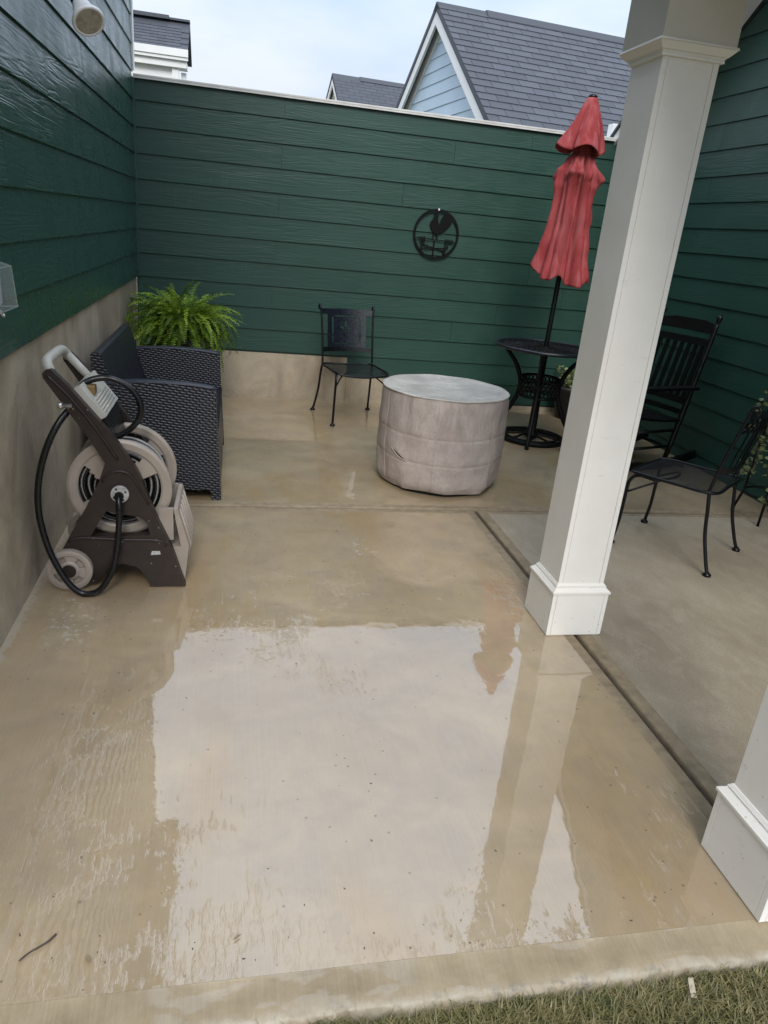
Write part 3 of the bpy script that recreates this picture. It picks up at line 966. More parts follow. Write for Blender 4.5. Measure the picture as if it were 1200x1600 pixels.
# ------------------------------------------------------------------ neighbouring houses
def ray_pt(d, y):
    """Point on the sight line of slope d = (dx/dy, dz/dy) from the measured viewpoint, at depth y."""
    return Vector((d[0] * y, y, 1.46 + d[1] * y))
def gable_house(name, label, apex, rot, pitch, run, length, bargeboard, board_rows, tabs):
    """House whose ridge starts at apex and runs along local +x; gable end faces local -x."""
    t = thing(name, label, 'house', (apex[0], apex[1], 0.0), rot)
    za = apex[2]
    ze = za - run * pitch
    ov = 0.15 * bargeboard           # overhang of the roof beyond the gable wall
    th = 0.07
    # front (towards -y) and rear roof planes
    for sgn in (-1, 1):
        m = MB()
        ct = math.hypot(1, pitch)
        nx = th * ct
        m.hexa([(0, 0, za - nx), (length, 0, za - nx), (length, sgn * run, ze - nx), (0, sgn * run, ze - nx),
                (0, 0, za), (length, 0, za), (length, sgn * run, ze), (0, sgn * run, ze)])
        roof = m.build('roof', 'shingle_charcoal' if tabs else 'shingle_far', t)
        # white barge board under the roof edge, then the frieze board on the wall
        w = 0.17 * bargeboard
        m = MB()
        m.hexa([(0.012, 0, za - nx - w), (0.045, 0, za - nx - w), (0.045, sgn * (run - 0.05), ze - nx - w + 0.05 * pitch), (0.012, sgn * (run - 0.05), ze - nx - w + 0.05 * pitch),
                (0.012, 0, za - nx - 0.001), (0.045, 0, za - nx - 0.001), (0.045, sgn * (run - 0.05), ze - nx + 0.05 * pitch), (0.012, sgn * (run - 0.05), ze - nx + 0.05 * pitch)])
        m.build('barge_board', 'white_trim', t)
        m = MB()
        w2 = 0.20 * bargeboard
        m.hexa([(ov - 0.03, 0, za - nx - 0.02 - w2), (ov - 0.004, 0, za - nx - 0.02 - w2), (ov - 0.004, sgn * (run - 0.3), ze - nx - w2 + 0.3 * pitch), (ov - 0.03, sgn * (run - 0.3), ze - nx - w2 + 0.3 * pitch),
                (ov - 0.03, 0, za - nx - 0.002), (ov - 0.004, 0, za - nx - 0.002), (ov - 0.004, sgn * (run - 0.3), ze - nx + 0.298 * pitch), (ov - 0.03, sgn * (run - 0.3), ze - nx + 0.298 * pitch)])
        m.build('frieze_board', 'white_trim', t)
        if sgn == -1 and tabs:
            e, tw = tabs
            tm = MB()
            tm.hexa([(0.003, -0.004, 0.0), (tw - 0.003, -0.004, 0.0), (tw - 0.003, e * 1.1, 0.0), (0.003, e * 1.1, 0.0),
                     (0.003, -0.004, 0.011), (tw - 0.003, -0.004, 0.011), (tw - 0.003, e * 1.1, 0.002), (0.003, e * 1.1, 0.002)])
            me = tm.mesh('shingle', 'shingle_charcoal')
            ang = math.atan(pitch)
            sl = math.hypot(run, run * pitch)
            cnt = 0
            rows = int(3.05 / e)
            for r in range(rows):
                d = (r + 1) * e
                y, z = -d * math.cos(ang), za - d * math.sin(ang)
                x = -0.02 + ((r * 0.5 + random.uniform(-0.08, 0.08)) % 1.0) * tw - tw
                while x < min(length - tw, 4.2 - 0.035 * r):
                    if x > -tw * 0.98 and cnt < 300:
                        if x < 0.0:
                            cut = MB().hexa([(0, -0.004, 0.0), (x + tw - 0.003, -0.004, 0.0), (x + tw - 0.003, e * 1.1, 0.0), (0, e * 1.1, 0.0),
                                             (0, -0.004, 0.011), (x + tw - 0.003, -0.004, 0.011), (x + tw - 0.003, e * 1.1, 0.002), (0, e * 1.1, 0.002)]).mesh('shingle', 'shingle_charcoal')
                            s = link('shingle', cut, roof, (0, y, z + 0.002))
                        else:
                            s = link('shingle', me, roof, (x, y, z + 0.002))
                        s.rotation_euler = (ang, 0, 0)
                        cnt += 1
                    x += tw
        elif sgn == -1:
            pass
    # ridge caps
    m = MB()
    for (a, b_, up) in ((0.0, 0.75 * bargeboard, 0.012), (0.75 * bargeboard, length, 0.030)):
        m.hexa([(a, -0.13, za - 0.13 * pitch + up - 0.012), (b_, -0.13, za - 0.13 * pitch + up - 0.012), (b_, 0.13, za - 0.13 * pitch + up - 0.012), (a, 0.13, za - 0.13 * pitch + up - 0.012),
                (a, -0.02, za + up), (b_, -0.02, za + up), (b_, 0.02, za + up), (a, 0.02, za + up)])
    m.build('ridge_cap', 'shingle_charcoal', t)
    # gable wall: core plus lap boards clipped by the roof slope
    wy = run - 0.35
    m = MB()
    m.prism([[(-wy, -0.2), (wy, -0.2), (wy, za - 0.09 - wy * pitch), (0, za - 0.09), (-wy, za - 0.09 - wy * pitch)]], ov, length - 0.3, plane='yz')
    m.build('wall', 'blue_siding' if board_rows else 'white_trim', t)
    if board_rows:
        zb = za - 0.12
        for r in range(board_rows):
            z1 = zb - r * 0.165
            z0 = z1 - 0.165
            y0 = min(wy, max(0.02, (za - 0.11 - z0) / pitch))
            y1 = max(0.004, (za - 0.11 - z1) / pitch)
            m = MB()
            m.hexa([(ov - 0.016, -y0, z0), (ov - 0.001, -y0, z0), (ov - 0.001, y0, z0), (ov - 0.016, y0, z0),
                    (ov - 0.005, -y1, z1 + 0.004), (ov - 0.001, -y1, z1 + 0.004), (ov - 0.001, y1, z1 + 0.004), (ov - 0.005, y1, z1 + 0.004)])
            m.build('siding_plank', 'blue_siding', t)
    return t
gable_house('neighbor_house', 'pale blue gabled house with a large charcoal shingle roof behind the wall',
            (2.69, 11.66, 4.476), math.radians(6), 0.725, 4.2, 9.0, 1.0, 16, (0.160, 0.30))
a2 = ray_pt((0.1109, 0.1702), 22.0)
gable_house('distant_gabled_house', 'small far white gable with a dark roof left of the blue house',
            (a2.x, a2.y, a2.z), math.radians(6), 0.80, 5.0, 7.0, 1.0, 0, None)

# house beyond the left corner: shingle slope over white eaves
YN = 12.0
nb = thing('white_eaved_house', 'white house corner with a dark shingle roof beyond the left corner', 'house', (-0.70, YN, 0))
pit = 0.8
ze, zr, xe = 3.500, 3.945, -0.672
ye, yr = YN - 0.18, YN - 0.18 + 0.445 / 0.8
rf = MB()
rf.hexa([(-4, ye, ze - 0.03), (xe, ye, ze - 0.03), (xe, yr, zr - 0.06), (-4, yr, zr - 0.06), (-4, ye, ze), (xe, ye, ze), (xe, yr, zr), (-4, yr, zr)])
rf.hexa([(-4, yr, zr - 0.06), (xe, yr, zr - 0.06), (xe, yr + 0.45, ze - 0.03), (-4, yr + 0.45, ze - 0.03), (-4, yr + 0.0005, zr), (xe, yr + 0.0005, zr), (xe, yr + 0.45, ze), (-4, yr + 0.45, ze)])
roof = wpart(nb, rf, 'roof', 'shingle_charcoal')
e, tw = 0.0715, 0.205
tm = MB().hexa([(0.002, -0.002, 0), (tw - 0.002, -0.002, 0), (tw - 0.002, e * 1.1, 0), (0.002, e * 1.1, 0), (0.002, -0.002, 0.007), (tw - 0.002, -0.002, 0.007), (tw - 0.002, e * 1.1, 0.001), (0.002, e * 1.1, 0.001)]).mesh('shingle', 'shingle_charcoal')
ang = math.atan(0.8)
for r in range(8):
    d = r * e
    y, z = ye + d * math.cos(ang), ze + d * math.sin(ang)
    x = xe - tw - (r % 2) * tw * 0.5
    while x > -1.7:
        s = link('shingle', tm, roof, (x + 0.70, y - YN, z + 0.001))
        s.rotation_euler = (ang, 0, 0)
        x -= tw
rc = MB()
rc.box(-4, xe - 0.28, yr - 0.09, yr + 0.09, zr - 0.012, zr + 0.034).box(xe - 0.2795, xe, yr - 0.07, yr + 0.07, zr - 0.012, zr + 0.014)
wpart(nb, rc, 'ridge_cap', 'shingle_charcoal')
wpart(nb, MB().box(-4, xe + 0.004, ye - 0.03, ye - 0.002, ze - 0.085, ze + 0.006).box(-4, xe + 0.002, ye - 0.015, ye + 0.02, ze - 0.125, ze - 0.087), 'fascia', 'white_trim')
wpart(nb, MB().box(-4, xe - 0.02, ye + 0.021, ye + 0.30, ze - 0.21, ze - 0.126), 'frieze_board', 'white_trim')
wpart(nb, MB().box(-4, xe - 0.18, ye + 0.10, YN + 0.7, 0, ze - 0.2105), 'wall', 'white_trim')
wpart(nb, MB().box(xe - 0.215, xe - 0.125, ye + 0.055, ye + 0.12, 0, ze - 0.127), 'corner_board', 'white_trim')
wpart(nb, MB().box(xe - 0.1, xe - 0.03, ye + 0.13, ye + 0.18, 0, ze - 0.25), 'porch_post', 'white_trim')

# ------------------------------------------------------------------ wicker loveseat
ls = thing('wicker_loveseat', 'dark navy resin wicker loveseat against the left wall', 'loveseat', (-0.38, 4.40, 0))
def lpart(mb, name, mats='navy_wicker'):
    return wpart(ls, mb, name, mats)
def arm(y0, y1):
    top = [(-0.70, 0.598), (-0.60, 0.618), (-0.45, 0.630), (-0.30, 0.630), (-0.18, 0.624), (-0.088, 0.612)]
    lo = [(-0.054, 0.0), (-0.104, 0.0), (-0.110, 0.058), (-0.630, 0.058), (-0.636, 0.0), (-0.70, 0.0)]
    m = MB()
    m.prism([top + lo], y0, y1)
    a = lpart(m, 'arm')
    edge = MB()
    edge.tube(smooth_path([(x, (y0 + y1) / 2, z + 0.002) for x, z in top], 3), (y1 - y0) / 2 - 0.002, 10, squash=0.22)
    edge.xf(Matrix.Translation(-ls.location))
    e = edge.build('arm_rail', 'navy_resin', a)
arm(3.826, 3.912)
arm(4.888, 4.974)
lpart(MB().hexa([(-0.10, 3.913, 0.065), (-0.058, 3.913, 0.065), (-0.058, 4.887, 0.065), (-0.10, 4.887, 0.065),
                 (-0.12, 3.913, 0.375), (-0.082, 3.913, 0.375), (-0.082, 4.887, 0.375), (-0.12, 4.887, 0.375)]), 'front_panel')
lpart(MB().hexa([(-0.62, 3.913, 0.30), (-0.121, 3.913, 0.33), (-0.121, 4.887, 0.33), (-0.62, 4.887, 0.30),
                 (-0.62, 3.913, 0.355), (-0.070, 3.913, 0.392), (-0.070, 4.887, 0.392), (-0.62, 4.887, 0.355)]), 'seat')
for (y0, y1) in ((3.862, 4.392), (4.396, 4.944)):
    prof = [(-0.530, 0.36), (-0.560, 0.46), (-0.596, 0.58), (-0.632, 0.70), (-0.652, 0.758), (-0.664, 0.766), (-0.690, 0.764), (-0.702, 0.752), (-0.690, 0.62), (-0.668, 0.48), (-0.650, 0.36)]
    m = MB().prism([prof], y0, y1)
    lpart(m, 'backrest')
lpart(MB().box(-0.69, -0.645, 3.913, 4.887, 0.06, 0.355), 'back_panel')

# ------------------------------------------------------------------ fern in the corner
def fern(parent, n, c, rmax, mats):
    """Arching fronds with rows of leaflets, grown as real small faces."""
    out = [MB() for _ in mats]
    rnd = random.Random(3)
    for i in range(n):
        az = rnd.uniform(0, 2 * PI)
        L_ = rmax * rnd.uniform(0.75, 1.28)
        el = math.radians(rnd.triangular(-5, 86, 50))
        droop = rnd.uniform(0.9, 2.9)
        mb = out[rnd.choices(range(len(mats)), (5, 2.4, 3.4))[0]]
        p = Vector((c[0] + rnd.uniform(-0.06, 0.06), c[1] + rnd.uniform(-0.06, 0.06), c[2]))
        steps = 32
        ds = L_ / steps
        pts = [p.copy()]
        a = el
        for s in range(steps):
            p = p + Vector((math.cos(az) * math.cos(a), math.sin(az) * math.cos(a), math.sin(a))) * ds
            a -= droop / steps * (0.4 + 1.3 * s / steps)
            if p.x < XL + 0.03:
                p.x = XL + 0.03
            if p.y > YB - 0.04:
                p.y = YB - 0.04
            pts.append(p.copy())
        tw_ = rnd.uniform(-0.5, 0.5)
        for s in range(2, steps + 1):
            t = (pts[s] - pts[s - 1]).normalized()
            side = t.cross(Vector((0, 0, 1)))
            if side.length < 0.05:
                side = Vector((1, 0, 0))
            side.normalize()
            nrm = side.cross(t)
            side = (side * math.cos(tw_) + nrm * math.sin(tw_)).normalized()
            nrm = side.cross(t)
            f_ = s / steps
            ll = 0.046 * (1.06 - f_) ** 0.6 * min(1, f_ * 5 + 0.35) * rnd.uniform(0.85, 1.15)
            w = ds * 0.30
            for sg in (-1, 1):
                d = (side * sg + t * 0.32 + nrm * rnd.uniform(-0.6, 0.3)).normalized()
                b = pts[s]
                q = b + d * ll
                mid = b + d * ll * 0.45
                mb.add([b, mid + t * w, q, mid - t * w], [(0, 1, 2, 3)], False)
        mb.tube(pts[::5], 0.0022, 4)
    for mb, mn in zip(out, mats):
        mb.xf(Matrix.Translation(-parent.location))
        mb.build('fronds', mn, parent)
fp = thing('potted_fern', 'bushy bright green fern in the corner behind the wicker loveseat', 'plant', (-0.40, 5.72, 0))
wpart(fp, MB().lathe([(0.13, 0.34), (0.145, 0.345), (0.19, 0.56), (0.205, 0.565), (0.205, 0.60), (0.185, 0.60), (0.18, 0.585)], 28, (-0.40, 5.72, 0)), 'pot', 'pot_dark')
wpart(fp, MB().lathe([(0.18, 0.570), (0.02, 0.582)], 20, (-0.40, 5.72, 0)), 'soil', 'soil')
st = MB().lathe([(0.20, 0.325), (0.20, 0.338)], 24, (-0.40, 5.72, 0))
wpart(fp, st, 'stand_top', 'black_iron')
for k in range(3):
    a = k * 2 * PI / 3 + 0.4
    wpart(fp, MB().tube([(-0.40 + 0.16 * math.cos(a), 5.72 + 0.16 * math.sin(a), 0.33), (-0.40 + 0.19 * math.cos(a), 5.72 + 0.19 * math.sin(a), 0.0)], 0.011, 8), 'leg', 'black_iron')
fern(fp, 420, (-0.38, 5.74, 0.62), 0.425, ['fern_green', 'fern_bright', 'fern_dark'])

# ------------------------------------------------------------------ hose reel cart
hz = thing('hose_reel_cart', 'brown and tan hose reel cart holding a coiled black hose', 'hose reel', (-0.44, 2.95, 0))
FR = [(-0.675, 0.853), (-0.677, 0.869), (-0.666, 0.882), (-0.647, 0.887), (-0.593, 0.829), (-0.521, 0.74), (-0.446, 0.648), (-0.369, 0.525), (-0.349, 0.484), (-0.29, 0.311), (-0.231, 0.173), (-0.181, 0.006), (-0.321, 0.004), (-0.343, 0.060), (-0.373, 0.095), (-0.429, 0.108), (-0.482, 0.092), (-0.514, 0.041), (-0.542, 0.02), (-0.618, 0.03), (-0.672, 0.131), (-0.632, 0.21), (-0.558, 0.344), (-0.503, 0.457), (-0.476, 0.535), (-0.527, 0.627), (-0.599, 0.736)]
WIN = [(-0.48, 0.336), (-0.506, 0.298), (-0.543, 0.228), (-0.316, 0.236), (-0.329, 0.291), (-0.358, 0.314)]
FR = [(x, z) for x, z in FR]
for (y0, y1, nm) in ((2.800, 2.834, 'near'), (3.150, 3.184, 'far')):
    m = MB().prism([FR, WIN], y0, y1)
    fr = wpart(hz, m, 'side_frame', 'brown_plastic')
    if nm == 'near':   # raised edge beads and the thick rounded hub boss
        m = MB()
        m.tube(smooth_path([(-0.662, 2.799, 0.866), (-0.59, 2.799, 0.79), (-0.50, 2.799, 0.668), (-0.43, 2.799, 0.55)], 4), 0.006, 6)
        m.tube(smooth_path([(-0.625, 2.799, 0.205), (-0.58, 2.799, 0.222), (-0.44, 2.799, 0.216), (-0.29, 2.799, 0.213), (-0.255, 2.799, 0.19)], 4), 0.006, 6)
        m.tube(smooth_path([(-0.49, 2.799, 0.46), (-0.455, 2.799, 0.50), (-0.40, 2.799, 0.50), (-0.365, 2.799, 0.46), (-0.32, 2.799, 0.37)], 4), 0.005, 6)
        m.box(-0.412, -0.392, 2.797, 2.803, 0.46, 0.492)
        wpart(hz, m, 'frame_bead', 'brown_plastic')
        wpart(hz, MB().prism([[(-0.317, 0.148), (-0.278, 0.151), (-0.281, 0.166), (-0.312, 0.165)]], 2.7988, 2.7998), 'sticker', 'paper_sticker')
# lower tray that ties both frames and the tan front bin
wpart(hz, MB().box(-0.62, -0.30, 2.835, 3.149, 0.19, 0.215), 'tray', 'brown_plastic')
b = MB()
b.hexa([(-0.30, 2.836, 0.03), (-0.186, 2.836, 0.012), (-0.186, 3.148, 0.012), (-0.30, 3.148, 0.03), (-0.275, 2.836, 0.17), (-0.168, 2.836, 0.17), (-0.168, 3.148, 0.17), (-0.275, 3.148, 0.17)])
b.hexa([(-0.20, 2.836, 0.1705), (-0.168, 2.836, 0.1705), (-0.168, 3.148, 0.1705), (-0.20, 3.148, 0.1705), (-0.228, 2.836, 0.335), (-0.212, 2.836, 0.335), (-0.212, 3.148, 0.335), (-0.228, 3.148, 0.335)])
b.box(-0.285, -0.229, 2.836, 2.85, 0.20, 0.338)
b.box(-0.285, -0.229, 3.134, 3.148, 0.20, 0.338)
for k in range(5):
    y = 2.88 + k * 0.055
    b.tube([(-0.183, y, 0.03), (-0.164, y, 0.17), (-0.207, y, 0.32)], 0.006, 6)
wpart(hz, b, 'storage_bin', 'tan_plastic')
# push handle and latch lid
m = MB()
m.tube(smooth_path([(-0.655, 2.835, 0.872), (-0.668, 2.85, 0.897), (-0.672, 2.90, 0.907), (-0.672, 3.08, 0.907), (-0.668, 3.13, 0.897), (-0.655, 3.15, 0.872)], 5), 0.019, 12)
m.tube([(-0.655, 3.140, 0.880), (-0.56, 3.135, 0.775)], 0.017, 10)
wpart(hz, m, 'handle_grip', 'grey_plastic')
m = MB()
m.hexa([(-0.500, 2.836, 0.690), (-0.470, 2.836, 0.708), (-0.470, 3.148, 0.708), (-0.500, 3.148, 0.690), (-0.588, 2.836, 0.802), (-0.558, 2.836, 0.822), (-0.558, 3.148, 0.822), (-0.588, 3.148, 0.802)])
for k in range(5):
    t_ = 0.12 + k * 0.09
    x, z = -0.470 - 0.088 * t_, 0.708 + 0.114 * t_
    m.tube([(x + 0.001, 2.87, z + 0.001), (x + 0.001, 3.11, z + 0.001)], 0.004, 6)
lid = wpart(hz, m, 'lid', 'grey_plastic')
wpart(hz, MB().box(-0.545, -0.515, 2.90, 2.94, 0.775, 0.812, bev=0.006), 'latch', 'brass')
wpart(hz, MB().hexa([(-0.49, 2.84, 0.55), (-0.43, 2.84, 0.56), (-0.43, 3.145, 0.56), (-0.49, 3.145, 0.55), (-0.505, 2.84, 0.687), (-0.473, 2.84, 0.700), (-0.473, 3.145, 0.700), (-0.505, 3.145, 0.687)]), 'back_plate', 'hose_black')
wpart(hz, MB().lathe([(0.0, -0.02), (0.013, -0.02), (0.013, 0.0), (0.008, 0.0), (0.008, 0.03)], 10, (-0.612, 2.80, 0.755), 'x'), 'bolt', 'steel')
# reel flanges (four openings each), drum and hose
HC = (-0.435, 0.410)
def flange(y, th):
    m = MB()
    NA = 72
    rad = [0.028, 0.055, 0.080, 0.105, 0.130, 0.158, 0.166, 0.190, 0.200]
    dep = [0.004, 0.004, 0.003, 0.002, 0.001, 0.0, 0.005, 0.006, 0.0]
    def solid(i, k):
        rm = (rad[i] + rad[i + 1]) / 2
        a = (k + 0.5) / NA * 360 + 14
        loc = (a + rm * 130) % 90
        return not (0.082 < rm < 0.155 and loc < 47 + (rm - 0.08) * 130)
    for k in range(NA):
        a0, a1 = 2 * PI * k / NA, 2 * PI * (k + 1) / NA
        for i in range(len(rad) - 1):
            if not solid(i, k):
                continue
            q = []
            for (r, a, d) in ((rad[i], a0, dep[i]), (rad[i + 1], a0, dep[i + 1]), (rad[i + 1], a1, dep[i + 1]), (rad[i], a1, dep[i])):
                q.append((HC[0] + r * math.cos(a), y - d, HC[1] + r * math.sin(a)))
            bq = [(p[0], y + th, p[2]) for p in q]
            m.add(q + bq, [(0, 1, 2, 3), (7, 6, 5, 4), (0, 4, 5, 1), (1, 5, 6, 2), (2, 6, 7, 3), (3, 7, 4, 0)])
    return m
wpart(hz, flange(2.868, 0.012), 'reel_flange', 'tan_plastic')
wpart(hz, flange(3.120, 0.012), 'reel_flange', 'tan_plastic')
wpart(hz, MB().lathe([(0.075, 2.881), (0.075, 3.119)], 28, (HC[0], 0, HC[1]), 'y'), 'drum', 'brown_plastic')
m = MB()
rr_ = random.Random(5)
for layer, (R_, cnt) in enumerate(((0.092, 10), (0.115, 10), (0.138, 9), (0.158, 6))):
    for i in range(cnt):
        y = 2.893 + (i + 0.5 * (layer % 2)) * 0.0232
        if y > 3.108:
            continue
        ph = rr_.uniform(0, 6)
        pts = [(HC[0] + (R_ + 0.003 * math.sin(3 * a + ph)) * math.cos(a), y + 0.004 * math.sin(a + ph), HC[1] + (R_ + 0.003 * math.sin(2 * a + ph)) * math.sin(a)) for a in [2 * PI * k / 40 for k in range(40)]]
        m.tube(pts, 0.0118, 7, True)
        off = -0.0085 if layer % 2 else -0.006
        m.tube([(p[0] * 1.0 + (p[0] - HC[0]) * 0.05, p[1] + off, p[2] + (p[2] - HC[1]) * 0.05) for p in pts], 0.0052, 4, True, mi=1)
wpart(hz, m, 'coiled_hose', ['hose_black', 'hose_stripe'])
hp = [(-0.587, 2.84, 0.747), (-0.633, 2.79, 0.686), (-0.673, 2.765, 0.599), (-0.704, 2.76, 0.493), (-0.716, 2.755, 0.385), (-0.708, 2.75, 0.283), (-0.68, 2.74, 0.175), (-0.633, 2.73, 0.075), (-0.588, 2.725, 0.022), (-0.545, 2.722, 0.013), (-0.50, 2.725, 0.035), (-0.458, 2.735, 0.108), (-0.438, 2.745, 0.2), (-0.428, 2.752, 0.296), (-0.425, 2.757, 0.37), (-0.428, 2.775, 0.402), (-0.430, 2.80, 0.410)]
wpart(hz, MB().tube(smooth_path(hp, 6), 0.0125, 10), 'leader_hose', 'hose_black')
hp = [(-0.59, 2.86, 0.775), (-0.555, 2.93, 0.815), (-0.501, 2.95, 0.832), (-0.444, 2.95, 0.826), (-0.387, 2.95, 0.792), (-0.357, 2.95, 0.737), (-0.363, 2.95, 0.680), (-0.400, 2.95, 0.632), (-0.452, 2.95, 0.596), (-0.50, 2.95, 0.57), (-0.55, 2.95, 0.53)]
wpart(hz, MB().tube(smooth_path(hp, 6), 0.0125, 10), 'hose_end', 'hose_black')
m = MB().lathe([(0.034, 2.786), (0.034, 2.800)], 24, (-0.425, 0, 0.413), 'y')
hub = wpart(hz, m, 'hub_plate', 'galvanized')
m = MB()
for k in range(4):
    a = k * PI / 2 + 0.5
    m.lathe([(0.004, 2.783), (0.004, 2.7855)], 8, (-0.425 + 0.025 * math.cos(a), 0, 0.413 + 0.025 * math.sin(a)), 'y')
wpart(hz, m, 'hub_bolts', 'brown_plastic')
wpart(hz, MB().lathe([(0.018, 2.765), (0.018, 2.7855)], 8, (-0.427, 0, 0.408), 'y'), 'hose_coupling', 'black_iron')
for y0 in (2.772, 3.19):
    m = MB()
    NA = 96
    R_ = 0.087
    rad = [0.026, 0.034, 0.040, 0.062, 0.066, 0.078, 0.087]
    dep = [0.0, 0.0, 0.004, 0.004, 0.0, 0.0, 0.003]
    for k in range(NA):
        a0, a1 = 2 * PI * k / NA, 2 * PI * (k + 1) / NA
        slot = (k % 24) in range(4, 15)
        for i in range(len(rad) - 1):
            d0, d1 = (dep[i], dep[i + 1])
            if slot and i == 2:
                d0 = d1 = 0.018
            rr2 = [rad[i], rad[i + 1]]
            if i == len(rad) - 2:
                rr2[1] = R_ + (0.0009 if k % 2 else -0.0006)
            q = [(-0.627 + r * math.cos(a), y0 + d, 0.088 + r * math.sin(a)) for (r, a, d) in ((rr2[0], a0, d0), (rr2[1], a0, d1), (rr2[1], a1, d1), (rr2[0], a1, d0))]
            bq = [(p[0], y0 + 0.026, p[2]) for p in q]
            m.add(q + bq, [(0, 1, 2, 3), (7, 6, 5, 4), (0, 4, 5, 1), (1, 5, 6, 2), (2, 6, 7, 3), (3, 7, 4, 0)])
    wh = wpart(hz, m, 'wheel', 'tan_plastic')
    h_ = MB().lathe([(0.027, y0 - 0.006), (0.027, y0 + 0.02)], 20, (-0.627, 0, 0.088), 'y')
    h_.xf(Matrix.Translation(-hz.location))
    h_.build('hub_cap', 'brown_plastic', wh)
wpart(hz, MB().lathe([(0.010, 2.79), (0.010, 3.20)], 10, (-0.627, 0, 0.088), 'y'), 'axle', 'steel')

# ------------------------------------------------------------------ covered fire pit
CT = (1.290, 4.290)
pc = thing('covered_fire_pit', 'round fire pit under a weathered grey vinyl cover', 'fire pit', (CT[0], CT[1], 0))
def cover_r(a, z):
    r = 0.392 + 0.010 * (1 - z / 0.59)
    # box folds low down where the cloth hangs in flat facets
    lowf = max(0.0, 1 - z / 0.24)
    seg = (a + 0.3) % (2 * PI / 9) - PI / 9
    r += lowf * 0.020 * (math.cos(PI / 9) / math.cos(seg) - 1) * 14 - lowf * 0.012
    r += 0.0018 * math.sin(5 * a + 9 * z) + 0.0012 * math.sin(11 * a - 6 * z + 1) + 0.0008 * math.sin(23 * a + 4 * z)
    if z > 0.55:
        r -= (z - 0.55) * 0.10
    if z < 0.06:
        r -= (0.06 - z) * 0.55
    q = Vector((math.cos(a) * 2.4, math.sin(a) * 2.4, z * 6.0))
    r += (mnoise.noise(q) * 0.007 + mnoise.noise(q * 2.7) * 0.0035) * min(1.0, (0.60 - z) / 0.12)
    return r
m = MB()
NA = 180
zs = [0.020, 0.035, 0.05, 0.065, 0.09, 0.11, 0.13, 0.15, 0.17, 0.19, 0.20, 0.207, 0.214, 0.23, 0.25, 0.27, 0.29, 0.31, 0.33, 0.35, 0.36, 0.366, 0.372, 0.39, 0.41, 0.43, 0.45, 0.47, 0.49, 0.51, 0.53, 0.55, 0.57, 0.580, 0.590, 0.594]
tear_a, tear_z = math.radians(218), 0.235
rows = []
for z in zs:
    for k in range(NA):
        a = 2 * PI * k / NA
        r = cover_r(a, z)
        if abs(z - 0.207) < 0.004 or abs(z - 0.366) < 0.004:
            r -= 0.003
        zz = z
        if z < 0.03:
            zz = z + 0.006 * math.sin(3 * a + 1)
        zz += (0.006 * math.sin(2.0 * a + 2.2) if 0.15 < z < 0.4 else 0)
        rows.append((r * math.cos(a), r * math.sin(a), zz))
fs = []
for i in range(len(zs) - 1):
    for k in range(NA):
        fs.append((i * NA + k, i * NA + (k + 1) % NA, (i + 1) * NA + (k + 1) % NA, (i + 1) * NA + k))
m.add(rows, fs, True)
m.build('cover_side', 'vinyl_cover', pc)
m = MB()
rads = [0.0, 0.06, 0.12, 0.18, 0.24, 0.30, 0.345, 0.372, 0.384]
pts = []
for r in rads:
    for k in range(NA):
        a = 2 * PI * k / NA
        zz = 0.596 - 0.010 * math.cos(min(1, r / 0.36) * PI / 2) + 0.0015 * math.sin(4 * a + r * 30) * (r / 0.38) * (1 - r / 0.40) * 3
        pts.append((r * math.cos(a), r * math.sin(a), zz))
fs = []
for i in range(len(rads) - 1):
    for k in range(NA):
        fs.append((i * NA + k, i * NA + (k + 1) % NA, (i + 1) * NA + (k + 1) % NA, (i + 1) * NA + k))
m.add(pts, fs, True)
m.build('cover_top', 'vinyl_top', pc)
m = MB()
m.tube([(0.3885 * math.cos(a), 0.3885 * math.sin(a), 0.5955 + 0.0012 * math.sin(9 * a)) for a in [2 * PI * k / 90 for k in range(90)]], 0.0052, 6, True)
m.build('cover_piping', 'vinyl_top', pc)
for sa in (250, 305, 196, 20, 100):
    m = MB()
    a = math.radians(sa)
    m.tube([((cover_r(a, z) + 0.0005) * math.cos(a), (cover_r(a, z) + 0.0005) * math.sin(a), z) for z in zs[1:-1]], 0.0022, 5)
    m.build('seam', 'vinyl_cover', pc)
m = MB()    # tear at the cover's lower left: dark strip painted for its shaded inside
n = 10
up, lo_ = [], []
for i in range(n + 1):
    t_ = i / n
    a = tear_a + (t_ - 0.5) * 0.30
    z = tear_z + 0.030 - t_ * 0.062
    g_ = 0.011 * math.sin(PI * t_) ** 1.6
    r = cover_r(a, z) + 0.0030
    up.append((r * math.cos(a), r * math.sin(a), z + g_ * 0.4))
    lo_.append((r * math.cos(a), r * math.sin(a), z - g_))
m.add(up + lo_, [(i, i + 1, n + 2 + i, n + 1 + i) for i in range(n)])
m.build('tear', 'tear_shadow', pc)
m = MB()
m.tube([(p[0] * 1.004, p[1] * 1.004, p[2] - 0.001) for p in lo_], 0.0030, 6)
m.build('tear_flap', 'vinyl_cover', pc)
MB().lathe([(0.33, 0.0), (0.33, 0.05), (0.35, 0.06), (0.36, 0.54), (0.3, 0.56)], 32).build('fire_pit_body', 'dark_gap', pc)

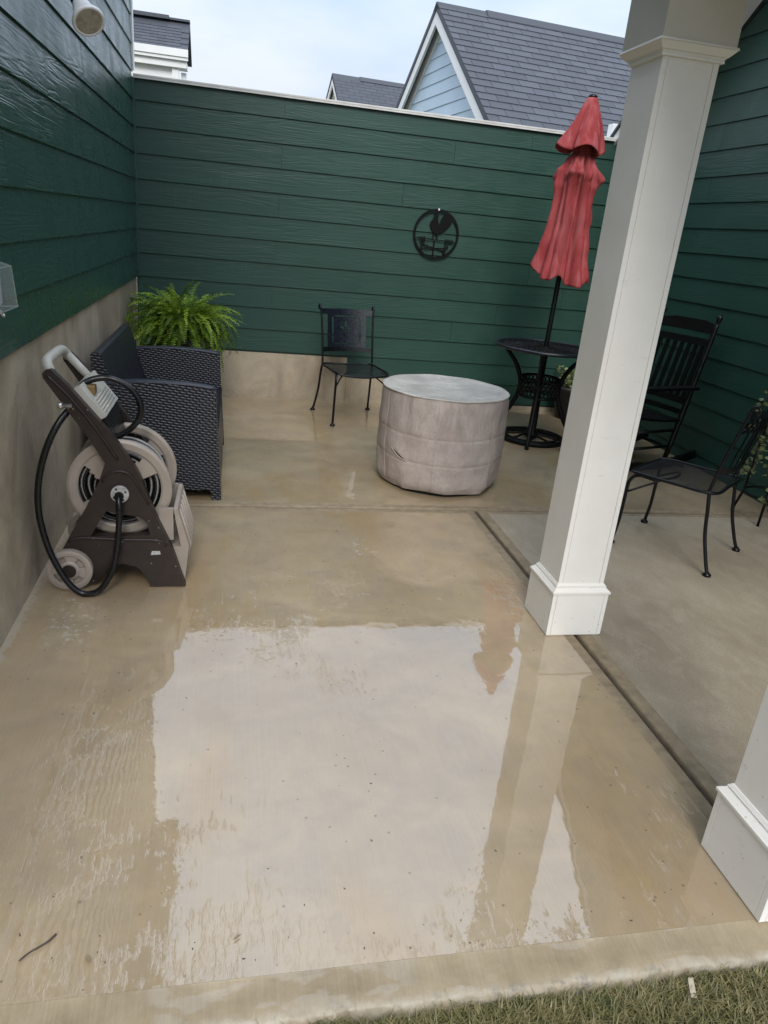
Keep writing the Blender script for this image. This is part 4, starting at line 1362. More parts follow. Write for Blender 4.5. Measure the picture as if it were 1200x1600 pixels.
# ------------------------------------------------------------------ wrought iron chairs
def metal_chair(label, loc, rotz, panel, mesh_name):
    """Local frame: x to the chair's right seen from the front, front towards -y."""
    t = thing('metal_chair', label, 'chair', loc, rotz, 'black wrought iron patio chairs')
    w, d, sh = 0.235, 0.245, 0.405
    bt = 0.845
    # seat: mesh with a rolled rim, front edge bowed
    rim = []
    fr_ = [(-0.215, -0.20), (-0.15, -0.245), (0, -0.262), (0.15, -0.245), (0.215, -0.20), (0.222, 0.0), (0.205, 0.19), (0.0, 0.20), (-0.205, 0.19), (-0.222, 0.0)]
    def sz(x, y):
        return sh - 0.012 * (1 - (x / 0.23) ** 2) * (1 - abs(y) / 0.3) - (0.020 * ((-y - 0.19) / 0.07) ** 2 if y < -0.19 else 0) + 0.004
    rim = smooth_path([(x, y, sz(x, y)) for x, y in fr_], 5, True)
    MB().tube(rim, 0.0085, 8, True).build('seat_rim', 'black_metal', t)
    m = MB()
    g_ = 18
    pts, fs = [], []
    for iy in range(g_ + 1):
        y = -0.258 + (0.20 + 0.258) * iy / g_
        half = 0.215 if y > -0.2 else 0.215 * math.sqrt(max(0.02, 1 - ((-0.2 - y) / 0.062) ** 2))
        for ix in range(g_ + 1):
            x = -half + 2 * half * ix / g_
            pts.append((x, y, sz(x, y)))
    for iy in range(g_):
        for ix in range(g_):
            a = iy * (g_ + 1) + ix
            fs.append((a, a + 1, a + g_ + 2, a + g_ + 1))
    m.add(pts, fs, True)
    m.build('seat', mesh_name, t)
    # legs
    for sx in (-1, 1):
        pf = smooth_path([(sx * 0.205, -0.10, sh - 0.012), (sx * 0.212, -0.19, sh - 0.008), (sx * 0.222, -0.228, sh - 0.05), (sx * 0.225, -0.232, 0.26), (sx * 0.228, -0.236, 0.12), (sx * 0.235, -0.250, 0.012)], 5)
        leg = MB().tube(pf, 0.0095, 8).build('leg', 'black_metal', t)
        MB().lathe([(0.010, 0.0), (0.021, 0.003), (0.021, 0.012), (0.012, 0.018), (0.009, 0.024)], 12, (sx * 0.235, -0.250, 0)).build('foot', 'black_metal', leg)
        pb = smooth_path([(sx * 0.215, 0.168, sh + 0.02), (sx * 0.222, 0.185, 0.33), (sx * 0.228, 0.205, 0.20), (sx * 0.240, 0.245, 0.07), (sx * 0.248, 0.268, 0.012)], 5)
        leg = MB().tube(pb, 0.0095, 8).build('leg', 'black_metal', t)
        MB().lathe([(0.010, 0.0), (0.021, 0.003), (0.021, 0.012), (0.012, 0.018), (0.009, 0.024)], 12, (sx * 0.248, 0.268, 0)).build('foot', 'black_metal', leg)
        # back post with a scroll at its top
        pp = [(sx * 0.215, 0.168, sh + 0.01), (sx * 0.216, 0.185, 0.52), (sx * 0.217, 0.215, 0.66), (sx * 0.222, 0.246, 0.78), (sx * 0.228, 0.262, bt)]
        cs = []
        for k in range(12):
            a = k / 11 * 1.5 * PI
            rr3 = 0.022 - 0.010 * k / 11
            cs.append((sx * (0.228 + 0.004 * k / 11), 0.262 + 0.022 - rr3 * math.cos(a), bt + rr3 * math.sin(a)))
        MB().tube(smooth_path(pp, 5) + [Vector(c) for c in cs[1:]], 0.0085, 8).build('back_post', 'black_metal', t)
    MB().tube(smooth_path([(-0.222, -0.225, 0.30), (-0.12, -0.10, 0.375), (0.0, -0.06, 0.385), (0.12, -0.10, 0.375), (0.222, -0.225, 0.30)], 6), 0.006, 8).build('stretcher', 'black_metal', t)
    # back: bowed sheet between the posts
    def bp(u, z, off=0.0):
        f_ = (z - 0.50) / 0.345
        y = 0.180 + 0.082 * max(0, f_) ** 1.0 + 0.045 * (1 - (u / 0.215) ** 2)
        return (u, y + off, z)
    def sheet(u0, u1, z0, z1, name, mat, hole=None, nu=16, nz=12):
        m = MB()
        th = 0.003
        for side in (0, 1):
            b0 = len(m.v)
            for k in range(nz + 1):
                for i in range(nu + 1):
                    m.v.append(bp(u0 + (u1 - u0) * i / nu, z0 + (z1 - z0) * k / nz, th * side))
            for k in range(nz):
                for i in range(nu):
                    if hole and hole(u0 + (u1 - u0) * (i + 0.5) / nu, z0 + (z1 - z0) * (k + 0.5) / nz):
                        continue
                    a = b0 + k * (nu + 1) + i
                    q = (a, a + 1, a + nu + 2, a + nu + 1)
                    m.face(q if side == 0 else q[::-1], True)
        return m.build(name, mat, t)
    sheet(-0.224, 0.224, 0.795, 0.838, 'top_rail', 'navy_metal', None, 20, 2)
    sheet(-0.216, 0.216, 0.505, 0.540, 'lower_rail', 'black_metal', None, 20, 2)
    if panel:
        def hole(u, z):
            c = (0.0, 0.680)
            x, zz = u - c[0], z - c[1]
            if abs(abs(u) - 0.118) < 0.0065 and 0.575 < z < 0.775:
                return True
            if (abs(z - 0.782) < 0.005 or abs(z - 0.566) < 0.005) and abs(u) < 0.10:
                return True
            for (dx, dz, L0, L1, w_) in ((0, 1, 0.012, 0.070, 0.012), (0.86, 0.2, 0.012, 0.045, 0.009), (-0.86, 0.3, 0.012, 0.055, 0.009), (0, -1, 0.006, 0.03, 0.006)):
                ln = math.hypot(dx, dz)
                al = (x * dx + zz * dz) / ln
                pe = abs(x * dz - zz * dx) / ln
                if L0 < al < L1 and pe < w_ * math.sin(PI * (al - L0) / (L1 - L0)) ** 0.6:
                    return True
            return False
        sheet(-0.165, 0.165, 0.541, 0.794, 'back_panel', 'navy_metal', hole, 66, 60)
    else:
        for i in range(7):
            u = -0.15 + i * 0.05
            sheet(u - 0.006, u + 0.006, 0.541, 0.72, 'back_slat', 'black_metal', None, 1, 6)
        sheet(-0.205, 0.205, 0.722, 0.794, 'lattice_band', 'black_metal', lambda u, z: (math.sin(u * 150) * math.sin(z * 150) > 0.25), 70, 18)
    return t
metal_chair('black metal chair with cut-out back panel standing against the back wall', (0.955, 5.80, 0), math.radians(10.5), True, 'black_mesh')
ca = (Vector((2.329, 2.887)) + Vector((2.715, 3.215)) + Vector((2.379, 3.622)) + Vector((2.034, 3.273))) / 4
fx = Vector((2.034 + 2.379 - 2.329 - 2.715, 3.273 + 3.622 - 2.887 - 3.215)).normalized()      # front direction
metal_chair('black metal mesh-seat chair in front, right of the white column', (ca.x, ca.y, 0), math.atan2(fx.x, -fx.y), False, 'black_mesh')

# ------------------------------------------------------------------ bistro table, umbrella base, umbrella
TC = (2.37, 5.355)
tb = thing('bistro_table', 'round black cast metal table around the umbrella pole', 'table', (TC[0], TC[1], 0))
m = MB().lathe([(0.372, 0.730), (0.388, 0.722), (0.398, 0.732), (0.396, 0.742), (0.384, 0.748), (0.362, 0.7475), (0.358, 0.738), (0.372, 0.730)], 72)
m.build('table_rim', 'navy_metal', tb)
m = MB()
for R_ in (0.31, 0.25, 0.19, 0.13, 0.07, 0.035):
    m.tube([(R_ * math.cos(a), R_ * math.sin(a), 0.741) for a in [2 * PI * k / 48 for k in range(48)]], 0.007, 5, True, squash=0.6)
for k in range(36):
    a = 2 * PI * k / 36
    for sg in (-1, 1):
        pts = [(r * math.cos(a + sg * 1.1 * (0.37 - r)), r * math.sin(a + sg * 1.1 * (0.37 - r)), 0.7405) for r in (0.05, 0.12, 0.2, 0.28, 0.365)]
        if k % 2 == 0 or True:
            m.tube(pts[(1 if k % 2 else 0):], 0.0068, 4, squash=0.55)
m.build('tabletop_lattice', 'black_iron', tb)
FA = math.atan2(5.040 - TC[1], 2.213 - TC[0])
for k in range(4):
    a = FA + k * PI / 2
    ca_, sa_ = math.cos(a), math.sin(a)
    prof = [(0.325, 0.728), (0.285, 0.68), (0.215, 0.60), (0.165, 0.50), (0.150, 0.42), (0.170, 0.32), (0.225, 0.20), (0.295, 0.09), (0.352, 0.012)]
    pts = smooth_path([(r * ca_, r * sa_, z) for r, z in prof], 4)
    leg = MB().tube(pts, [0.013 + 0.006 * abs(math.sin(i / len(pts) * PI)) for i in range(len(pts))], 8).build('leg', 'black_iron', tb)
    MB().lathe([(0.014, 0.0), (0.018, 0.004), (0.016, 0.014), (0.010, 0.02)], 10, (0.352 * ca_, 0.352 * sa_, 0)).build('foot', 'black_iron', leg)
m = MB()
for k in range(28):
    a = 2 * PI * k / 28
    for sg in (-1, 1):
        m.tube([((0.146 + 0.012 * math.sin(u * PI)) * math.cos(a + sg * u * 0.55), (0.146 + 0.012 * math.sin(u * PI)) * math.sin(a + sg * u * 0.55), 0.355 + 0.145 * u) for u in (0, 0.25, 0.5, 0.75, 1)], 0.0058, 4)
for z in (0.355, 0.43, 0.50):
    m.tube([(0.152 * math.cos(a), 0.152 * math.sin(a), z) for a in [2 * PI * k / 36 for k in range(36)]], 0.008, 6, True)
m.build('lower_basket', 'black_iron', tb)

ub = thing('umbrella_base', 'round black openwork iron umbrella base under the table', 'umbrella base', (TC[0], TC[1], 0))
m = MB()
m.tube([(0.252 * math.cos(a), 0.252 * math.sin(a), 0.020) for a in [2 * PI * k / 64 for k in range(64)]], 0.019, 10, True)
m.tube([(0.205 * math.cos(a), 0.205 * math.sin(a), 0.028) for a in [2 * PI * k / 64 for k in range(64)]], 0.011, 8, True)
m.build('base_ring', 'black_iron', ub)
for k in range(8):
    a = 2 * PI * k / 8 + 0.3
    MB().tube(smooth_path([(0.035 * math.cos(a), 0.035 * math.sin(a), 0.05), (0.10 * math.cos(a), 0.10 * math.sin(a), 0.042), (0.17 * math.cos(a + 0.12), 0.17 * math.sin(a + 0.12), 0.03), (0.245 * math.cos(a), 0.245 * math.sin(a), 0.022)], 4), 0.009, 6).build('spoke', 'black_iron', ub)
MB().lathe([(0.05, 0.02), (0.052, 0.05), (0.034, 0.07), (0.030, 0.40), (0.033, 0.405), (0.033, 0.42), (0.021, 0.42)], 20).build('pole_socket', 'black_iron', ub)

um = thing('patio_umbrella', 'closed faded red patio umbrella on a black pole through the table', 'umbrella', (TC[0], TC[1], 0))
lean = 0.020
def ux(z):
    return lean * max(0, z - 0.7)
MB().tube([(ux(z), 0, z) for z in (0.06, 0.7, 1.2, 1.8, 2.44)], 0.0185, 14).build('pole', 'black_metal', um)
MB().lathe([(0.022, 2.438), (0.031, 2.442), (0.033, 2.456), (0.024, 2.468), (0.012, 2.474), (0.0, 2.475)], 16, (ux(2.44), 0, 0)).build('finial', 'black_metal', um)
def cloth(zs_, rf_, name, hem):
    m = MB()
    NA = 168
    rows = []
    for i, z in enumerate(zs_):
        u = i / (len(zs_) - 1)
        for k in range(NA):
            a = 2 * PI * k / NA
            r, dz = rf_(a, u)
            zz = z + (hem(a) * max(0, (u - 0.55) / 0.45) ** 1.5) + dz
            wv = mnoise.noise(Vector((math.cos(a) * 2.2, math.sin(a) * 2.2, z * 5.0))) * 0.016 * min(1, u * 4) + mnoise.noise(Vector((math.cos(a) * 6, math.sin(a) * 6, z * 9.0 + 4))) * 0.006 * min(1, u * 4)
            r = max(0.025, r + wv)
            rows.append((ux(z) + r * math.cos(a), r * math.sin(a), zz))
    fs = []
    for i in range(len(zs_) - 1):
        for k in range(NA):
            fs.append((i * NA + k, i * NA + (k + 1) % NA, (i + 1) * NA + (k + 1) % NA, (i + 1) * NA + k))
    m.add(rows, fs, True)
    o = m.build(name, 'faded_red_canvas', um)
    so = o.modifiers.new('thickness', 'SOLIDIFY')
    so.thickness = 0.0025
    so.offset = -1
    return o
def fold(a, n, ph, sharp):
    return abs(math.cos(0.5 * (n * a + ph))) ** sharp
def f_top(a, u):
    R_ = 0.034 + 0.152 * u ** 0.95
    w_ = u ** 0.8
    lob = fold(a, 4, 0.9 + 0.5 * math.sin(a), 0.55) * 0.78 + fold(a, 7, 2.0, 0.8) * 0.22
    r = R_ * (1 - 0.50 * w_ * (1 - lob))
    r *= 1 + 0.16 * w_ * math.cos(a - PI * 1.05)
    return r, 0
cloth([2.446 - 0.335 * i / 22 for i in range(23)], f_top, 'canopy_vent', lambda a: 0.022 * math.cos(4 * a + 0.9) - 0.018 * math.cos(a))
def f_low(a, u):
    key = [(0, 0.055), (0.06, 0.070), (0.13, 0.118), (0.215, 0.182), (0.27, 0.165), (0.40, 0.150), (0.6, 0.166), (0.8, 0.194), (1.0, 0.238)]
    for (u0, r0), (u1, r1) in zip(key, key[1:]):
        if u <= u1:
            tt = (u - u0) / (u1 - u0)
            tt = tt * tt * (3 - 2 * tt)
            R_ = r0 + (r1 - r0) * tt
            break
    ph = 0.35 * u
    lob = fold(a, 6, 0.4 + ph + 0.9 * math.sin(2 * a + 0.4), 0.6) * 0.70 + fold(a, 14, 1.1 - ph * 3 + 0.8 * math.sin(a), 0.9) * 0.30
    amp = (0.54 + 0.14 * math.sin(3 * a + 1)) * min(1, u / 0.14)
    r = R_ * (1 - amp * (1 - lob))
    bulge = max(0.0, 1 - abs(u - 0.22) / 0.10)
    r *= 1 + 0.20 * bulge * math.cos(3 * a - 0.5)
    dz = -0.03 * bulge * (0.5 + 0.5 * math.cos(5 * a + 1.0))
    return r, dz
cloth([2.160 - 0.885 * i / 72 for i in range(73)], f_low, 'canopy', lambda a: 0.050 * math.cos(a - PI * 0.55) - 0.028 * math.cos(5 * a + 0.6) - 0.01 * math.cos(11 * a))
m = MB()
for k in range(6):
    a = 2 * PI * k / 6 + 0.3
    MB().tube([(ux(2.0) + 0.03 * math.cos(a), 0.03 * math.sin(a), 2.07), (ux(1.3) + 0.06 * math.cos(a), 0.06 * math.sin(a), 1.36)], 0.005, 6).build('rib', 'black_metal', um)
MB().lathe([(0.02, 1.30), (0.032, 1.305), (0.032, 1.37), (0.02, 1.375)], 14, (ux(1.3), 0, 0)).build('runner_hub', 'black_metal', um)
MB().tube([(ux(2.08) + 0.062 * math.cos(a), 0.062 * math.sin(a), 2.100 + 0.008 * math.sin(2 * a)) for a in [2 * PI * k / 24 for k in range(24)]], 0.006, 6, True).build('tie_strap', 'faded_red_canvas', um)

# ------------------------------------------------------------------ rocking chair behind the column
rk = thing('rocking_chair', 'tall black wooden slat-back rocking chair behind the white column', 'rocking chair', (2.905, 4.865, 0), math.radians(-72))
def rpost(pts, rs, name, parent=rk, n=10):
    return MB().tube(pts, rs, n).build(name, 'black_wood', parent)
def bkp(z):          # back post line
    return 0.19 + 0.222 * (z - 0.06)
for sx in (-1, 1):
    zs_ = [0.07, 0.2, 0.38, 0.50, 0.60, 0.615, 0.63, 0.70, 0.715, 0.73, 0.78, 0.795, 0.81, 0.90, 1.02, 1.05, 1.062, 1.075, 1.10, 1.115, 1.125]
    rs = [0.018, 0.021, 0.022, 0.020, 0.019, 0.023, 0.019, 0.018, 0.022, 0.018, 0.018, 0.022, 0.018, 0.018, 0.017, 0.016, 0.011, 0.017, 0.021, 0.017, 0.006]
    rpost([(sx * 0.25, bkp(z), z) for z in zs_], rs, 'back_post')
    rpost([(sx * 0.27, -0.22, z) for z in (0.07, 0.15, 0.3, 0.32, 0.34, 0.45, 0.60)], [0.017, 0.021, 0.022, 0.026, 0.022, 0.021, 0.018], 'leg')
    m = MB()
    n = 20
    for i in range(n):
        y0, y1 = -0.36 + 0.92 * i / n, -0.36 + 0.92 * (i + 1) / n
        z0, z1 = 0.004 + 0.26 * (y0 - 0.02) ** 2, 0.004 + 0.26 * (y1 - 0.02) ** 2
        m.hexa([(sx * 0.26 - 0.016, y0, z0), (sx * 0.26 + 0.016, y0, z0), (sx * 0.26 + 0.016, y1, z1), (sx * 0.26 - 0.016, y1, z1),
                (sx * 0.26 - 0.016, y0, z0 + 0.055), (sx * 0.26 + 0.016, y0, z0 + 0.055), (sx * 0.26 + 0.016, y1, z1 + 0.055), (sx * 0.26 - 0.016, y1, z1 + 0.055)])
    m.build('rocker', 'black_wood', rk)
    MB().box(sx * 0.285 - 0.04, sx * 0.285 + 0.04, -0.28, 0.30, 0.600, 0.622, bev=0.008).build('armrest', 'black_wood', rk)
    for z in (0.17, 0.29):
        rpost([(sx * 0.262, -0.22, z), (sx * 0.252, bkp(z), z)], 0.011, 'stretcher')
def brail(z0, z1, th, crown, name):
    m = MB()
    n = 14
    for i in range(n):
        xa, xb = -0.245 + 0.49 * i / n, -0.245 + 0.49 * (i + 1) / n
        def top(x):
            u = abs(x) / 0.245
            return z1 + (crown * (0.55 if u > 0.78 else (1.0 if u < 0.6 else 1 - (u - 0.6) * 2.5)) if crown else 0)
        def P(x, z, o):
            return (x, bkp(z) + o + 0.03 * (1 - (x / 0.245) ** 2), z)
        m.hexa([P(xa, z0, -th), P(xb, z0, -th), P(xb, z0, th), P(xa, z0, th), P(xa, top(xa), -th), P(xb, top(xb), -th), P(xb, top(xb), th), P(xa, top(xa), th)])
    m.build(name, 'black_wood', rk)
brail(0.985, 1.040, 0.010, 0.03, 'crest_rail')
brail(0.895, 0.945, 0.010, 0.0, 'top_rail')
brail(0.475, 0.520, 0.010, 0.0, 'lower_rail')
brail(0.400, 0.435, 0.010, 0.0, 'lower_rail')
for i in range(7):
    x = -0.192 + i * 0.064
    def P(z, xx, o):
        return (xx, bkp(z) + o + 0.03 * (1 - (x / 0.245) ** 2), z)
    MB().hexa([P(0.521, x - 0.016, -0.005), P(0.521, x + 0.016, -0.005), P(0.521, x + 0.016, 0.005), P(0.521, x - 0.016, 0.005),
               P(0.894, x - 0.016, -0.005), P(0.894, x + 0.016, -0.005), P(0.894, x + 0.016, 0.005), P(0.894, x - 0.016, 0.005)]).build('back_slat', 'black_wood', rk)
for i in range(9):
    y = -0.245 + i * 0.058
    z = 0.405 - 0.06 * (i / 8) + 0.02 * ((i - 3) / 5) ** 2
    MB().box(-0.265, 0.265, y - 0.024, y + 0.024, z - 0.010, z + 0.008, bev=0.003).build('seat_slat', 'black_wood', rk)
for z, y in ((0.14, -0.22), (0.26, -0.22), (0.16, bkp(0.16))):
    rpost([(-0.26, y, z), (0.26, y, z)], 0.012, 'stretcher')

# ------------------------------------------------------------------ rooster weather-vane plaque
RC = (1.663, 1.475)
ro = thing('rooster_plaque', 'round black metal rooster weathervane ornament hung on the back wall', 'wall ornament', (RC[0], YB - 0.032, RC[1]))
RR = 0.199
m = MB()
N_ = 64
m.prism([[(RR * math.cos(2 * PI * k / N_), RR * math.sin(2 * PI * k / N_)) for k in range(N_)],
         [((RR - 0.019) * math.cos(2 * PI * k / N_), (RR - 0.019) * math.sin(2 * PI * k / N_)) for k in range(N_)]], -0.004, 0.004)
m.build('ring', 'black_iron', ro)
def rp(x, y):
    return ((x - 603) / 283 * RR, -(y - 637) / 306 * RR)
body = [(562, 392), (548, 378), (560, 372), (566, 358), (577, 366), (586, 356), (593, 370), (602, 366), (604, 382), (622, 394), (604, 404), (606, 440), (612, 480), (624, 512), (636, 500), (642, 455), (664, 412), (700, 388), (742, 384), (778, 400), (788, 428), (780, 486), (752, 532), (716, 570), (684, 600), (642, 622), (600, 632), (566, 622), (536, 582), (512, 525), (518, 492), (542, 465), (552, 425)]
MB().prism([[rp(*p) for p in body]], -0.003, 0.003).build('rooster', 'black_iron', ro)
def bar(p, q, w, name, y=0.0):
    a, b_ = Vector(rp(*p)), Vector(rp(*q))
    d = (b_ - a).normalized()
    n_ = Vector((-d.y, d.x)) * w / 2
    return MB().prism([[tuple(a + n_), tuple(b_ + n_), tuple(b_ - n_), tuple(a - n_)]], y - 0.0028, y + 0.0028).build(name, 'black_iron', ro)
bar((572, 615), (566, 706), 0.009, 'rooster_leg', 0.001)
bar((612, 618), (622, 706), 0.009, 'rooster_leg', 0.001)
bar((362, 696), (842, 712), 0.008, 'arrow_shaft')
MB().prism([[rp(352, 694), rp(470, 672), rp(470, 718)], [rp(400, 695), rp(452, 685), rp(452, 706)]], -0.0035, 0.0035).build('arrow_head', 'black_iron', ro)
for i in range(4):
    bar((722 + i * 27, 686), (744 + i * 27, 710), 0.008, 'arrow_feather', 0.0012)
    bar((722 + i * 27, 736), (744 + i * 27, 711), 0.008, 'arrow_feather', 0.0018)
bar((590, 700), (586, 935), 0.011, 'post', -0.001)
bar((440, 770), (745, 845), 0.010, 'compass_arm', 0.0022)
bar((435, 822), (745, 798), 0.010, 'compass_arm', -0.0024)
for ch, (x, y) in (('W', (440, 745)), ('S', (432, 822)), ('N', (742, 782)), ('E', (722, 858))):
    cu = bpy.data.curves.new('compass_letter', 'FONT')
    cu.body = ch
    cu.size = 0.046
    cu.extrude = 0.003
    cu.offset = 0.002
    cu.align_x = 'CENTER'
    cu.align_y = 'CENTER'
    cu.materials.append(M['black_iron'])
    tmp = bpy.data.objects.new('letter_source', cu)
    COL.objects.link(tmp)
    bpy.context.view_layer.update()
    lm = bpy.data.meshes.new_from_object(tmp.evaluated_get(bpy.context.evaluated_depsgraph_get()))
    bpy.data.objects.remove(tmp)
    lm.name = 'compass_letter'
    o = link('compass_letter', lm, ro)
    q = rp(x, y)
    o.location = (q[0], -0.006, q[1])
    o.rotation_euler = (PI / 2, 0, 0)
MB().box(-0.006, 0.006, -0.009, -0.0045, RR - 0.012, RR + 0.004).build('hanging_nail', 'white_trim', ro)

# ------------------------------------------------------------------ flood lamp and outlet on the left wall
fl = thing('flood_lamp', 'white flood lamp bulb on the left house wall near the top edge', 'lamp', (XL, 3.50, 2.26))
ax0, ax1 = Vector((-0.582, 3.350, 2.152)), Vector((-0.538, 3.285, 2.076))
d_ = (ax1 - ax0).normalized()
def lathe_dir(prof, n, base, d, name, mat, parent):
    m = MB().lathe(prof, n)
    q = Vector((0, 0, 1)).rotation_difference(d).to_matrix().to_4x4()
    m.xf(Matrix.Translation(Vector(base) - parent.location) @ q)
    return m.build(name, mat, parent)
lathe_dir([(0.024, -0.050), (0.027, -0.045), (0.028, 0.010), (0.025, 0.018)], 18, ax0, d_, 'socket', 'black_metal', fl)
bulb = lathe_dir([(0.022, 0.012), (0.030, 0.026), (0.038, 0.06), (0.052, 0.092), (0.0585, 0.104), (0.0585, 0.112), (0.055, 0.1145), (0.048, 0.1145), (0.047, 0.098), (0.0, 0.098)], 28, ax0, d_, 'bulb', 'white_bulb', fl)
lathe_dir([(0.0475, 0.1135), (0.043, 0.106), (0.018, 0.104), (0.013, 0.1115), (0.0, 0.1125)], 24, ax0, d_, 'bulb_lens', 'bulb_face', fl)
m = MB().tube(smooth_path([tuple(ax0 - d_ * 0.045), tuple(ax0 - d_ * 0.085), (-0.70, 3.47, 2.25), (XL + 0.03, 3.50, 2.26)], 5), 0.017, 12)
wpart(fl, m, 'arm', 'white_bulb')
wpart(fl, MB().lathe([(0.058, XL - 0.005), (0.058, XL + 0.030), (0.045, XL + 0.038)], 24, (0, 3.50, 2.26), 'x'), 'wall_plate', 'white_bulb')

ot = thing('outlet_cover', 'clear plastic weatherproof outlet cover on the left wall at the picture edge', 'outlet cover', (XL, 2.60, 1.19))
xo = -0.752
wpart(ot, MB().box(XL + 0.004, xo + 0.004, 2.467, 2.645, 1.115, 1.262, bev=0.004), 'back_box', 'outlet_grey')
wpart(ot, MB().box(xo + 0.0045, xo + 0.022, 2.495, 2.607, 1.130, 1.245, bev=0.004), 'receptacle', 'outlet_grey')
cv = MB()
cv.hexa([(xo + 0.005, 2.470, 1.118), (xo + 0.058, 2.477, 1.122), (xo + 0.058, 2.635, 1.122), (xo + 0.005, 2.643, 1.118),
         (xo + 0.005, 2.470, 1.258), (xo + 0.048, 2.477, 1.248), (xo + 0.048, 2.635, 1.248), (xo + 0.005, 2.643, 1.258)])
wpart(ot, cv, 'clear_cover', 'clear_plastic')
ed = MB()
for q in (((xo + 0.058, 2.477, 1.122), (xo + 0.058, 2.635, 1.122)), ((xo + 0.058, 2.635, 1.122), (xo + 0.005, 2.643, 1.118)), ((xo + 0.048, 2.477, 1.248), (xo + 0.048, 2.635, 1.248)),
          ((xo + 0.048, 2.635, 1.248), (xo + 0.005, 2.643, 1.258)), ((xo + 0.058, 2.635, 1.122), (xo + 0.048, 2.635, 1.248))):
    ed.tube(q, 0.0022, 6)
wpart(ot, ed, 'cover_edge', 'clear_plastic')
wpart(ot, MB().tube(smooth_path([(xo + 0.02, 2.555, 1.12), (xo + 0.03, 2.570, 1.095), (xo + 0.026, 2.585, 1.10), (xo + 0.02, 2.575, 1.112)], 4), 0.004, 6), 'latch_hook', 'steel')

# ------------------------------------------------------------------ plants on the right and behind the table
def leafy(parent, stems, mat, seed, size):
    rnd = random.Random(seed)
    m, s_ = MB(), MB()
    for pts in stems:
        path = smooth_path(pts, 8)
        s_.tube(path, 0.0022, 4)
        for i in range(2, len(path)):
            if rnd.random() < 0.25:
                continue
            for _ in range(rnd.choice((1, 1, 2))):
                t = (path[i] - path[i - 1]).normalized()
                a = rnd.uniform(0, 2 * PI)
                side = Vector((math.cos(a), math.sin(a), rnd.uniform(-0.3, 0.6))).normalized()
                side = (side - t * side.dot(t) * 0.5).normalized()
                l_ = size * rnd.uniform(0.6, 1.3)
                w = l_ * 0.42
                up = side.cross(Vector((rnd.uniform(-1, 1), rnd.uniform(-1, 1), rnd.uniform(-1, 1)))).normalized()
                b = path[i] + side * l_ * 0.3
                m.add([b, b + side * l_ * 0.35 + up * w, b + side * l_ * 0.8 + up * w * 0.7, b + side * l_ * 1.05 + up.cross(side) * l_ * 0.12, b + side * l_ * 0.8 - up * w * 0.7, b + side * l_ * 0.35 - up * w], [(0, 1, 2, 3), (0, 3, 4, 5)])
    m.xf(Matrix.Translation(-parent.location)); s_.xf(Matrix.Translation(-parent.location))
    m.build('leaves', mat, parent)
    s_.build('stems', 'twig_brown', parent)
PX, PY = 3.27, 3.68
pl_ = thing('trailing_plant', 'trailing light green plant on a black stand at the right edge', 'plant', (PX, PY, 0))
wpart(pl_, MB().lathe([(0.10, 0.56), (0.13, 0.565), (0.165, 0.75), (0.175, 0.755), (0.175, 0.78), (0.155, 0.78), (0.15, 0.76), (0.0, 0.762)], 24, (PX, PY, 0)), 'pot', 'pot_dark')
wpart(pl_, MB().tube([(PX + 0.135 * math.cos(a), PY + 0.135 * math.sin(a), 0.55) for a in [2 * PI * k / 32 for k in range(32)]], 0.007, 6, True), 'stand_ring', 'black_iron')
wpart(pl_, MB().tube([(PX + 0.15 * math.cos(a), PY + 0.15 * math.sin(a), 0.16) for a in [2 * PI * k / 32 for k in range(32)]], 0.007, 6, True), 'stand_ring', 'black_iron')
for k in range(4):
    a = k * PI / 2 + 0.75
    wpart(pl_, MB().tube([(PX + 0.135 * math.cos(a), PY + 0.135 * math.sin(a), 0.56), (PX + 0.15 * math.cos(a), PY + 0.15 * math.sin(a), 0.16), (PX + 0.19 * math.cos(a), PY + 0.19 * math.sin(a), 0.0)], 0.008, 8), 'leg', 'black_iron')
rnd = random.Random(11)
stems = []
for i in range(26):
    a = rnd.uniform(0, 2 * PI)
    r1 = rnd.uniform(0.14, 0.22)
    dr = rnd.uniform(0.15, 0.62)
    r2 = r1 + rnd.uniform(-0.02, 0.10)
    stems.append([(PX + 0.05 * math.cos(a), PY + 0.05 * math.sin(a), 0.77), (PX + 0.12 * math.cos(a), PY + 0.12 * math.sin(a), 0.80 + rnd.uniform(0, 0.05)), (PX + r1 * math.cos(a), PY + r1 * math.sin(a), 0.76), (PX + r2 * math.cos(a + 0.1), PY + r2 * math.sin(a + 0.1), 0.76 - dr * 0.5), (PX + (r2 + rnd.uniform(-0.03, 0.06)) * math.cos(a + 0.2), PY + (r2 + 0.02) * math.sin(a + 0.2), 0.76 - dr)])
for i in range(16):
    a = rnd.uniform(0, 2 * PI)
    r = rnd.uniform(0.02, 0.13)
    stems.append([(PX + r * 0.5 * math.cos(a), PY + r * 0.5 * math.sin(a), 0.77), (PX + r * math.cos(a), PY + r * math.sin(a), 0.82), (PX + r * 1.3 * math.cos(a), PY + r * 1.3 * math.sin(a), 0.84 + rnd.uniform(0, 0.09))])
stems += [[(3.15, 3.63, 0.78), (3.10, 3.66, 0.72), (3.085, 3.69, 0.62), (3.05, 3.70, 0.57), (3.02, 3.72, 0.56)],
          [(3.14, 3.64, 0.76), (3.10, 3.64, 0.55), (3.08, 3.66, 0.35), (3.04, 3.68, 0.31)],
          [(3.18, 3.56, 0.76), (3.15, 3.52, 0.45), (3.12, 3.52, 0.2), (3.09, 3.54, 0.17)]]
leafy(pl_, stems, 'ivy_leaf', 4, 0.032)
QX, QY = 3.03, 6.15
pp_ = thing('small_potted_plant', 'small plant in a dark pot behind the table, mostly hidden by the column', 'plant', (QX, QY, 0))
